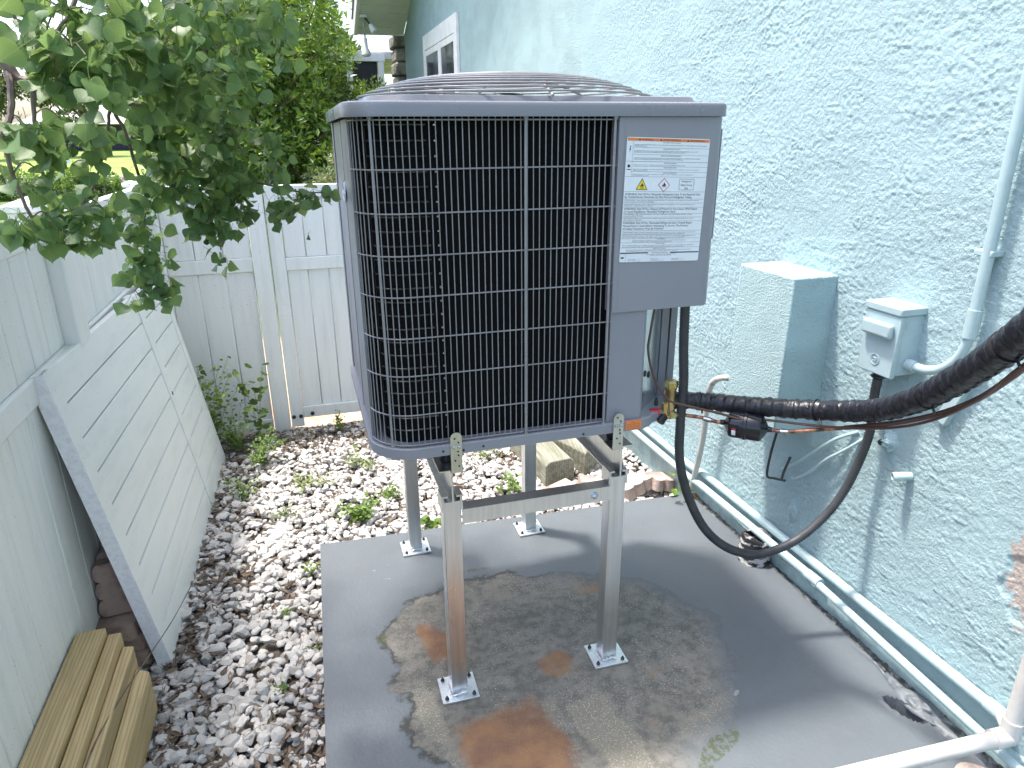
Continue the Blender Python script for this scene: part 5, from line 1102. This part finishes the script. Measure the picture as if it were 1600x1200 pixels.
# leaf template: broad, pointed, folded along the rib; stalk included
out = [(0, 0), (.20, .0), (.39, .075), (.53, .23), (.575, .40), (.48, .56), (.31, .70), (.13, .81), (.035, .89), (0, 1.0)]
def leaf_template(curl, fold):
    V = []; UV = []; F = []
    n = len(out)
    for (x, y) in out: V.append((0, y if 0 < y else 0, 0)); UV.append((.5, y))
    for s in (-1, 1):
        for (x, y) in out: V.append((s*x, y, fold*abs(x)+.03*math.sin(x*9+y*5))); UV.append((.5+s*x, y))
    for i in range(n-1):
        a, b = i, i+1; l0, l1 = n+i, n+i+1; r0, r1 = 2*n+i, 2*n+i+1
        F += [(a, b, l1), (a, l1, l0), (a, r0, r1), (a, r1, b)]
    V = [(x, y, z-curl*y*y*.5) for x, y, z in V]
    k = len(V)
    for t in range(5):
        y = -.75*t/4; z = .16*(t/4)**2*2
        V += [(-.016, y, z), (.016, y, z), (0, y, z+.026)]; UV += [(.5, y)]*3
    for t in range(4):
        for j in range(3): a = k+t*3+j; b = k+t*3+(j+1) % 3; F += [(a, b, b+3), (a, b+3, a+3)]
    return np.array(V), np.array(F), np.array(UV)
TPL = [leaf_template(c, f) for c, f in ((.1, .12), (.3, .22), (-.1, .30), (.45, .10), (.2, .45))]
leaves = []       # (pos of stalk root, tip dir, normal, scale, tone, template)
twig = MB()
lr = random.Random(17)
for (cx, cy, cz, cr_, n) in CL:
    if cx < -.33 and 1.54 < cz < 1.645: n = n*.3
    c = Vector((cx, cy, cz)); near = min(allb, key=lambda p: (p-c).length)
    if (near-c).length > .02: twig.tube(spline([near, near.lerp(c, .5)+Vector((0, 0, .015)), c], 4), .0014, 5)
    ends = []
    for j in range(max(1, int(n//5))):
        d = Vector((lr.gauss(0, 1), lr.gauss(0, 1), lr.gauss(0, .8))); d = d.normalized()*cr_*lr.uniform(.4, 1.0); e = c+d; ends.append(e); twig.tube([c, c.lerp(e, .5)+Vector((0, 0, .006)), e], .0009, 4)
    for j in range(int(n*(2.5 if cz < 1.72 else 2.0))):
        e = lr.choice(ends); q = c.lerp(e, lr.uniform(.3, 1.15))+Vector((lr.gauss(0, 1), lr.gauss(0, 1), lr.gauss(0, .9)))*cr_*.52
        tip = Vector((lr.gauss(0, .7), lr.gauss(0, .7), -lr.uniform(.15, 1.1))); nr = Vector((lr.gauss(0, .6), -abs(lr.gauss(.45, .5)), lr.gauss(.35, .5)))
        big = 1.0 if cy+0 < 1.7 else .92
        leaves.append((q, tip, nr, .037*big*lr.choice((1, 1, .95, .85, .7, .55))*lr.uniform(.88, 1.12), lr.random(), lr.randrange(5)))
tag(twig.build('twigs', M['bark_pale'], tree, True), kind='stuff')
campos = Vector((0, 0, 1.65))
leaves.sort(key=lambda t: (t[0]-campos).length/t[3])
lm = []
for (V, F, UV) in TPL:
    o = np_mesh('leaf', V, F, M['leaf'], tone=np.full(len(V), .5), uv=UV, smooth=True); lm.append(o.data); bpy.data.objects.remove(o)
def place_leaf(q, tip, nr, s):
    Rm = ortho(tip, nr); return Rm, q+(Rm @ Vector((0, .75, -.32)))*s
for (q, tip, nr, s, tone, t) in leaves[:300]:
    Rm, p = place_leaf(q, tip, nr, s); inst(lm[t], 'leaf', tree, p, Rm, s)
VV, FF, UU, TT = [], [], [], []; k = 0
def push(L):
    global k
    for (q, tip, nr, s, tone, t) in L:
        Rm, p = place_leaf(q, tip, nr, s); V, F, UV = TPL[t]; A_ = np.array(Rm); VV.append(V@A_.T*s+np.array(p)); FF.append(F+k); UU.append(UV); TT.append(np.full(len(V), tone)); k += len(V)
push(leaves[300:])
# higher branches and leaves added out of view to shade the unit's side and gravel
shade_leaves = []
for i in range(1700):
    p = Vector((lr.gauss(-.25, .16), lr.gauss(2.38, .30), lr.uniform(2.55, 3.0))) if i < 1200 else Vector((lr.gauss(-1.0, .16), lr.gauss(2.35, .45), lr.uniform(2.6, 3.0))); shade_leaves.append((p, Vector((lr.gauss(0, .5), lr.gauss(0, .5), -.5)), Vector((lr.gauss(0, .4), lr.gauss(0, .4), 1)), .06, lr.random(), lr.randrange(5)))
push(shade_leaves)
o = np_mesh('foliage', np.concatenate(VV), np.concatenate(FF), M['leaf'], tree, tone=np.concatenate(TT), uv=np.concatenate(UU), smooth=True); tag(o, kind='stuff')
for i in range(7): MB().tube(spline([(-1.5, 1.64, 1.6), (-1.5+.05*i, 1.8+.05*i, 2.4), (-1.0+.14*i, 2.1+.10*i*(-1)**i*.5, 2.75+.04*i)], 5), [.02-.0012*j for j in range(11)], 6).build('branch', M['bark_pale'], tree, True)
br = MB(); r0 = random.Random(4)
for c in ((-.205, 1.83, 1.50), (-.21, 1.86, 1.42)):
    for j in range(3): br.lathe([(.001, -.007), (.006, -.004), (.0075, 0), (.006, .004), (.001, .007)], (c[0]+r0.uniform(-.02, .02), c[1]+r0.uniform(-.02, .02), c[2]+r0.uniform(-.02, .02)), n=8)
br.build('seed_capsules', M['weed'], tree, True)

# ================================================================== WEEDS AND SMALL PLANTS
def plant(name, x, y, z, R_, H, n, leaf, lab, seed, mat='weed', stems=7, cat='weed', round_=False, grp=None):
    r_ = random.Random(seed); t = thing(name, (x, y, z), lab, cat, grp); V, F, T = [], [], []; sm_ = MB(); tips = []
    for s_ in range(stems):
        a = r_.uniform(0, 6.28); q = R_*r_.uniform(.2, 1); h = H*r_.uniform(.45, 1.0); P = spline([(x+r_.uniform(-.1, .1)*R_, y+r_.uniform(-.1, .1)*R_, z), (x+q*.4*math.cos(a), y+q*.4*math.sin(a), z+h*.6), (x+q*math.cos(a), y+q*math.sin(a), z+h)], 5); tips.append(P); sm_.tube(P, .0012, 4)
    sm_.build('stem', M['petiole'], t, True)
    for i in range(n):
        P = r_.choice(tips); p = P[r_.randrange(2, len(P))]; c = p+Vector((r_.gauss(0, leaf*.7), r_.gauss(0, leaf*.7), r_.gauss(0, leaf*.5))); Rm = ortho((r_.gauss(0, 1), r_.gauss(0, 1), r_.gauss(.1, .5)), (r_.gauss(0, .5), r_.gauss(-.3, .5), 1)); s = leaf*r_.uniform(.6, 1.2); k0 = len(V)
        sh = ((0, 0, 0), (.30, .25, .06), (.34, .6, .05), (0, 1, -.05), (-.34, .6, .05), (-.30, .25, .06), (0, .5, -.02)) if not round_ else ((0, 0, 0), (.45, .2, .05), (.5, .65, .05), (0, .95, -.05), (-.5, .65, .05), (-.45, .2, .05), (0, .5, -.02))
        for q in sh: V.append(tuple(c+Rm @ Vector(q)*s))
        tn = r_.random(); T += [tn]*7
        for a, b in ((0, 1), (1, 2), (2, 3), (3, 4), (4, 5), (5, 0)): F.append((k0+a, k0+b, k0+6))
    np_mesh('leaves', np.array(V), np.array(F), M[mat], t, tone=np.array(T)); return t
G = -.09
plant('weed', .12, 2.98, G, .13, .09, 230, .026, 'bright green leafy weed on the gravel just behind the pad edge', 1)
plant('weed', .30, 3.14, G, .09, .06, 70, .022, 'small green weed tuft on gravel right of the brightest weed', 31)
plant('weed', -.12, 3.42, G, .17, .07, 150, .022, 'low spreading weed in the middle of the gravel', 2, mat='leaf_pale')
plant('weed', -.35, 3.75, G, .17, .18, 320, .020, 'bushy weed growing from gravel in front of the gate post', 3)
plant('weed', -.42, 3.38, G, .11, .10, 150, .018, 'weed tuft beside the far bottom corner of the leaning gate', 4)
plant('weed', -.22, 3.12, G, .10, .06, 60, .018, 'thin weed on gravel between leaning gate and pad', 5, mat='leaf_pale')
plant('weed', .18, 3.62, G, .20, .07, 190, .020, 'wide pale weed patch on the gravel left of the rear stand leg', 6, mat='leaf_pale')
plant('weed', .10, 4.10, G, .08, .12, 110, .018, 'dark green weed standing in front of the gate gap', 7)
plant('weed', .92, 3.02, G, .08, .10, 60, .030, 'light green weed sprouting between stand legs behind the pad', 8)
plant('weed', .46, 2.80, G, .05, .07, 26, .040, 'round-leaved plant close to the rear left stand leg', 9, round_=True, stems=5)
plant('weed', .62, 2.76, G, .16, .05, 80, .018, 'low green weeds along the back edge of the pad', 10)
plant('weed', -.11, 2.60, G, .04, .045, 30, .018, 'tiny green weed against the left back corner of the pad', 11)
plant('weed', -.20, 2.35, G, .05, .03, 18, .014, 'sparse tiny weed on gravel near the left side of the pad', 12)
plant('weed', -.22, 1.95, G, .06, .04, 30, .014, 'small dark weed on the gravel left of the pad', 13)
plant('weed', -.10, 2.12, G, .02, .03, 8, .018, 'single green sprout touching the left edge of the pad', 14)
plant('weed', .85, 3.45, G, .16, .08, 110, .020, 'pale green weed on gravel seen between the stand beams', 15, mat='leaf_pale')
plant('tall_weed', -.62, 4.05, G, .24, .55, 360, .030, 'tall wispy weed growing in the fence corner behind the leaning gate', 16, stems=16, cat='weed')
plant('tall_weed', -.36, 4.12, G, .13, .48, 60, .042, 'tall weed with round paired leaves left of the gate post', 17, stems=4, round_=True)
plant('tall_weed', -.48, 3.98, G, .18, .30, 240, .022, 'dense low weed at the base of the back fence', 18, stems=14)
plant('vine', 1.62, 2.62, -.05, .06, .26, 9, .040, 'thin green vine with few leaves climbing by the drain hose', 19, stems=2, round_=True, cat='vine')

# ================================================================== TREES, HEDGES AND THE FAR BANK
def crown_mesh(name, parent, blobs, n, leaf, mat, seed, long_=1.6):
    r_ = np.random.default_rng(seed); bl = []; 
    for (cx, cy, cz, rx, ry, rz, k) in blobs:
        d = r_.normal(size=(k, 3)); d /= np.linalg.norm(d, axis=1)[:, None]; q = r_.uniform(.45, 1.0, k)[:, None]
        bl.append(np.concatenate([np.array([cx, cy, cz])+d*q*np.array([rx, ry, rz]), np.full((k, 1), min(rx, ry, rz)*.26)*r_.uniform(.6, 1.35, (k, 1))], 1))
    bl = np.concatenate(bl); w_ = bl[:, 3]**2; w_ /= w_.sum(); I = r_.choice(len(bl), n, p=w_); d = r_.normal(size=(n, 3)); d /= np.linalg.norm(d, axis=1)[:, None]
    d[:, 2] = np.where(r_.uniform(size=n) < .35, np.abs(d[:, 2]), d[:, 2]); c = bl[I, :3]+d*(bl[I, 3]*r_.uniform(.55, 1.08, n))[:, None]
    tip = d*1.0+r_.normal(0, .55, (n, 3)); tip /= np.linalg.norm(tip, axis=1)[:, None]; nr = r_.normal(0, .6, (n, 3))+np.array([0, -.1, .9]); nr -= tip*(nr*tip).sum(1)[:, None]; nr /= np.linalg.norm(nr, axis=1)[:, None]
    sd = np.cross(tip, nr); s = leaf*r_.uniform(.6, 1.25, n)[:, None]
    V = np.stack([c, c+tip*s*.5*long_+sd*s*.34+nr*s*.06, c+tip*s*long_-nr*s*.12, c+tip*s*.5*long_-sd*s*.34+nr*s*.06], 1).reshape(-1, 3)
    F = (np.array([[0, 1, 2], [0, 2, 3]])[None]+(np.arange(n)*4)[:, None, None]).reshape(-1, 3); tb = r_.uniform(0, 1, len(bl)); tone = np.clip(.5*r_.uniform(0, 1, n)+.5*tb[I], 0, 1)
    return np_mesh('crown' if name is None else name, V, F, M[mat], parent, tone=np.repeat(tone, 4))
def tree_(name, x, y, z, H, blobs, n, leaf, mat, lab, seed, cat='tree', grp=None, trunk=.12, stems=1):
    t = thing(name, (x, y, z), lab, cat, grp); r_ = random.Random(seed)
    mb = MB()
    for s_ in range(stems):
        dx = (s_-(stems-1)/2)*trunk*3; P = spline([(x+dx, y, z-.1), (x+dx*1.5+r_.uniform(-.1, .1)*H*.2, y, z+H*.35), (x+dx*2.4+r_.uniform(-.15, .15)*H*.3, y+r_.uniform(-.2, .2), z+H*.8)], 6); mb.tube(P, [trunk*(1-.75*i/len(P)) for i in range(len(P))], 8)
    for j in range(5*stems):
        bx, by, bz = blobs[j % len(blobs)][:3]; a = Vector((x, y, z+H*r_.uniform(.25, .5))); b = Vector((bx+r_.uniform(-1, 1)*blobs[j % len(blobs)][3]*.7, by-r_.uniform(0, .8)*blobs[j % len(blobs)][4], bz+r_.uniform(-.5, .5)*blobs[j % len(blobs)][5])); mb.tube(spline([a, a.lerp(b, .5)+Vector((0, 0, .1*H*.2)), b], 4), [trunk*.4*(1-.1*i) for i in range(9)], 6)
    mb.build('trunk', M['bark'], t, True); crown_mesh(None, t, blobs, n, leaf, mat, seed); return t
tree_('hedge_tree', -.5, 9.6, -.1, 3.5, [(-.55, 9.6, 1.6, 1.0, 1.0, 1.5, 60), (-.2, 9.9, 2.9, 1.1, 1.0, .9, 50), (.2, 9.3, 1.2, .8, .8, 1.1, 40)], 26000, .062, 'leaf_bg', 'big glossy-leaved hedge tree with bright green tips behind the gate', 51, stems=3, trunk=.05)
tree_('hedge_tree', .95, 10.3, -.1, 2.6, [(.75, 10.3, 1.5, .75, .8, 1.25, 60), (1.2, 10.7, 1.2, .5, .8, 1.0, 30)], 20000, .040, 'leaf_bg', 'finer-leaved hedge bush between the big hedge tree and the cyan house', 52, stems=3, trunk=.04)
tree_('pale_shrub', .75, 8.6, -.1, 1.7, [(.62, 8.5, 1.0, .55, .5, .75, 40), (.3, 8.6, .75, .35, .4, .5, 20)], 9000, .036, 'leaf_pale', 'pale olive shrub just left of the air conditioner', 53, cat='shrub', stems=4, trunk=.02)
tree_('hedge_tree', -1.1, 11.5, -.1, 3.2, [(-1.2, 11.6, 2.2, .9, .9, 1.3, 50), (-.6, 12.2, 3.6, 1.3, 1.0, 1.0, 40), (.3, 12.4, 3.3, .9, .9, .9, 30)], 16000, .075, 'leaf_bg', 'dark tall tree behind the hedge whose top is cut by the sky', 54, stems=2, trunk=.08)
tree_('low_hedge', .2, 7.6, -.1, 1.0, [(.0, 7.7, .35, .7, .5, .42, 40), (.8, 7.9, .45, .6, .5, .5, 40)], 10000, .034, 'leaf_bg', 'low clipped hedge showing above the back fence', 55, cat='hedge', stems=4, trunk=.02)
# near-bank mangrove shrubs beside the canal
for i, (x, y, s, lab) in enumerate([(-6.9, 25.0, 1.0, 'leafy green bank shrub left of the open water'), (-5.9, 25.4, .85, 'leafy green bank shrub touching the open water'), (-8.3, 25.3, 1.0, 'leafy bank shrub behind the left drooping leaves'), (-4.3, 24.6, .45, 'small bright shrub on the bank beyond the fence corner'), (-10.2, 25.6, 1.05, 'leafy bank shrub nearest the left edge')]):
    tree_('bank_shrub', x, y, -.3, 1.2*s, [(x, y, .25*s-.1, .85*s, .6*s, .62*s, 26)], int(3200*s), .075, 'leaf_bg', lab, 60+i, cat='shrub', grp='shrubs along the canal bank', stems=3, trunk=.03)
rb = MB(); r_ = random.Random(8)
for i in range(420): x = r_.uniform(-26, 4); y = r_.uniform(45.1, 45.9); s = r_.uniform(.15, .42); z = -1.0+r_.uniform(0, .45); rb.add([(x+s*a, y+s*b, z+s*c*.8) for a, b, c in ((-1, -1, -1), (1, -.8, -1), (.9, 1, -1), (-1, .9, -1), (-.6, -.5, .7), (.5, -.7, .8), (.6, .5, .6), (-.5, .7, .8))], [(0, 1, 5, 4), (1, 2, 6, 5), (2, 3, 7, 6), (3, 0, 4, 7), (4, 5, 6, 7)])
tag(rb.build('rip_rap', M['rocks']), 'heap of brown boulders below the far seawall', 'rocks', kind='stuff')
# far trees in a row behind the far lawn
FT = [(-23, 68, 9, 'far tree at the left edge above the lawn, partly sunlit'), (-17, 72, 9, 'tall far tree above the pale house roof'), (-10.5, 70, 10, 'dark far tree right of the pale roof'), (-5, 66, 10.5, 'dense far tree behind the middle of the hanging leaves'), (1.5, 60, 10, 'far tree rising behind the hedge'), (-30, 75, 10, 'farthest left tree outside the fence line')]
for i, (x, y, h, lab) in enumerate(FT):
    r_ = random.Random(90+i); B_ = [(x+r_.uniform(-2.4, 2.4), y+r_.uniform(-1, 1), h*.60+r_.uniform(-1.4, 1.8), 2.8, 2.2, 2.0, 26) for _ in range(4)]
    tree_('far_tree', x, y, .4, h*.8, B_, 9500, .26, 'leaf_far', lab, 90+i, grp='trees across the canal', trunk=.22)
tp_ = thing('palm_trunk', (-14.8, 56, .1), 'white painted tree trunk on the far lawn', 'trunk'); MB().tube([(-14.8, 56, 0), (-15.2, 56, 3.4)], [.27, .16], 10).build('trunk', M['white_trim'], tp_, True)
sg = thing('sago_palm', (-7.2, 50, -.3), 'small dark sago palm on the far lawn edge', 'palm'); V, F, T = [], [], []; r_ = random.Random(3)
for i in range(34):
    a = r_.uniform(0, 6.28); e = r_.uniform(.2, 1.25); L = r_.uniform(.8, 1.15); pv = None
    for j in range(7):
        t = j/6; p = Vector((-7.2+math.cos(a)*L*t*math.cos(e), 50+math.sin(a)*L*t*math.cos(e), .05+L*t*math.sin(e)-.45*t*t*L)); sdv = Vector((-math.sin(a), math.cos(a), 0))*(.13*(1-abs(t-.45)*1.4)); k0 = len(V); V += [tuple(p-sdv), tuple(p+sdv)]; T += [r_.random()*.5]*2
        if j: F += [(k0-2, k0-1, k0+1), (k0-2, k0+1, k0)]
np_mesh('fronds', np.array(V), np.array(F), M['leaf_bg'], sg, tone=np.array(T)); MB().lathe([(.16, -.2), (.19, .1), (.1, .25)], (-7.2, 50, -.2), n=10).build('trunk', M['bark'], sg, True)
# far house: pale roof over a dark screened lanai with garden furniture
fh = thing('far_house', (-14, 84, .5), 'far house with pale roof and dark screened porch across the canal', 'house')
MB().box(-25, -7.5, 84, 92, .4, 3.0).build('wall', M['white_trim'], fh)
MB().add([(-26, 83, 3.0), (-6.5, 83, 3.0), (-6.5, 93, 3.0), (-26, 93, 3.0), (-22, 88, 5.2), (-11, 88, 5.2)], [(0, 1, 5, 4), (1, 2, 5), (2, 3, 4, 5), (3, 0, 4), (3, 2, 1, 0)]).build('roof', M['seawall'], fh)
for (a, b) in ((-24.5, -20.2), (-20, -16), (-15.8, -11.8), (-11.6, -7.8)): MB().box(a, b, 83.9, 83.97, .45, 2.9).build('lanai_screen', simple('far_screen', (.018, .022, .05), .6), fh)
for x in (-20.1, -15.9, -11.7): MB().box(x-.08, x+.08, 83.6, 83.85, .4, 3.0).build('post', M['white_trim'], fh)
dp = thing('dock_piling', (-16.6, 46.5, -1), 'white capped dock piling standing at the far seawall', 'piling'); MB().box(-16.85, -16.35, 46.2, 46.7, -1.2, 1.1).build('pile', M['seawall'], dp); MB().add([(-16.95, 46.1, 1.101), (-16.25, 46.1, 1.101), (-16.25, 46.8, 1.101), (-16.95, 46.8, 1.101), (-16.6, 46.45, 1.55)], [(3, 2, 1, 0), (0, 1, 4), (1, 2, 4), (2, 3, 4), (3, 0, 4)]).build('pile_cap', M['white_trim'], dp)
for i, (x, m_, lab) in enumerate(((-12.6, 'cyan_paint', 'pale blue covered lounge seat on the far patio'), (-10.3, 'seawall', 'grey patio furniture set in front of the far screened porch'))):
    pf = thing('patio_lounge', (x, 80, .5), lab, 'seat'); MB().box(x-.9, x+.9, 79.6, 80.6, .75, .95).build('seat', M[m_], pf, bevel=.05); MB().box(x-.9, x+.9, 80.4, 80.6, .96, 1.4).build('backrest', M[m_], pf, bevel=.05)
    for a in (-.8, .8):
        for b in (79.7, 80.5): MB().box(x+a-.05, x+a+.05, b-.05, b+.05, .4, .749).build('leg', M['bark'], pf)
pgt = MB().tube([(-9.6, 78, .4), (-9.6, 78, 2.9)], .07, 8).build('patio_pole', M['white_trim']); tag(pgt, 'thin white pole standing on the far patio', 'pole')
dk = MB().box(-19, -15.5, 41.0, 45.9, -.55, -.40).build('dock', M['seawall']); tag(dk, 'pale concrete dock jutting into the canal at the left', 'dock')
# broken pieces of paver and larger stones behind the pad
for i, (x, y, sx, sy, sz, rz, m_, lab) in enumerate([(1.22, 2.96, .055, .040, .030, 30, 'paver_pink', 'broken pinkish paver lump resting behind the scalloped pavers'), (1.42, 2.97, .045, .038, .028, 70, 'rocks', 'brown angular rock between the two landscape timbers'), (1.60, 2.93, .050, .035, .028, 10, 'paver_pink', 'broken pinkish paver lump near the house wall'), (1.00, 2.80, .034, .026, .020, 50, 'rocks', 'small tan rock at the back edge of the pad')]):
    V, F = stone_variants(1)[0]; o = np_mesh('rock', V*np.array([sx, sy, sz]), F, M[m_]); o.matrix_world = Matrix.Translation((x, y, -.06)) @ Matrix.Rotation(R(rz), 4, 'Z'); tag(o, lab, 'rock')
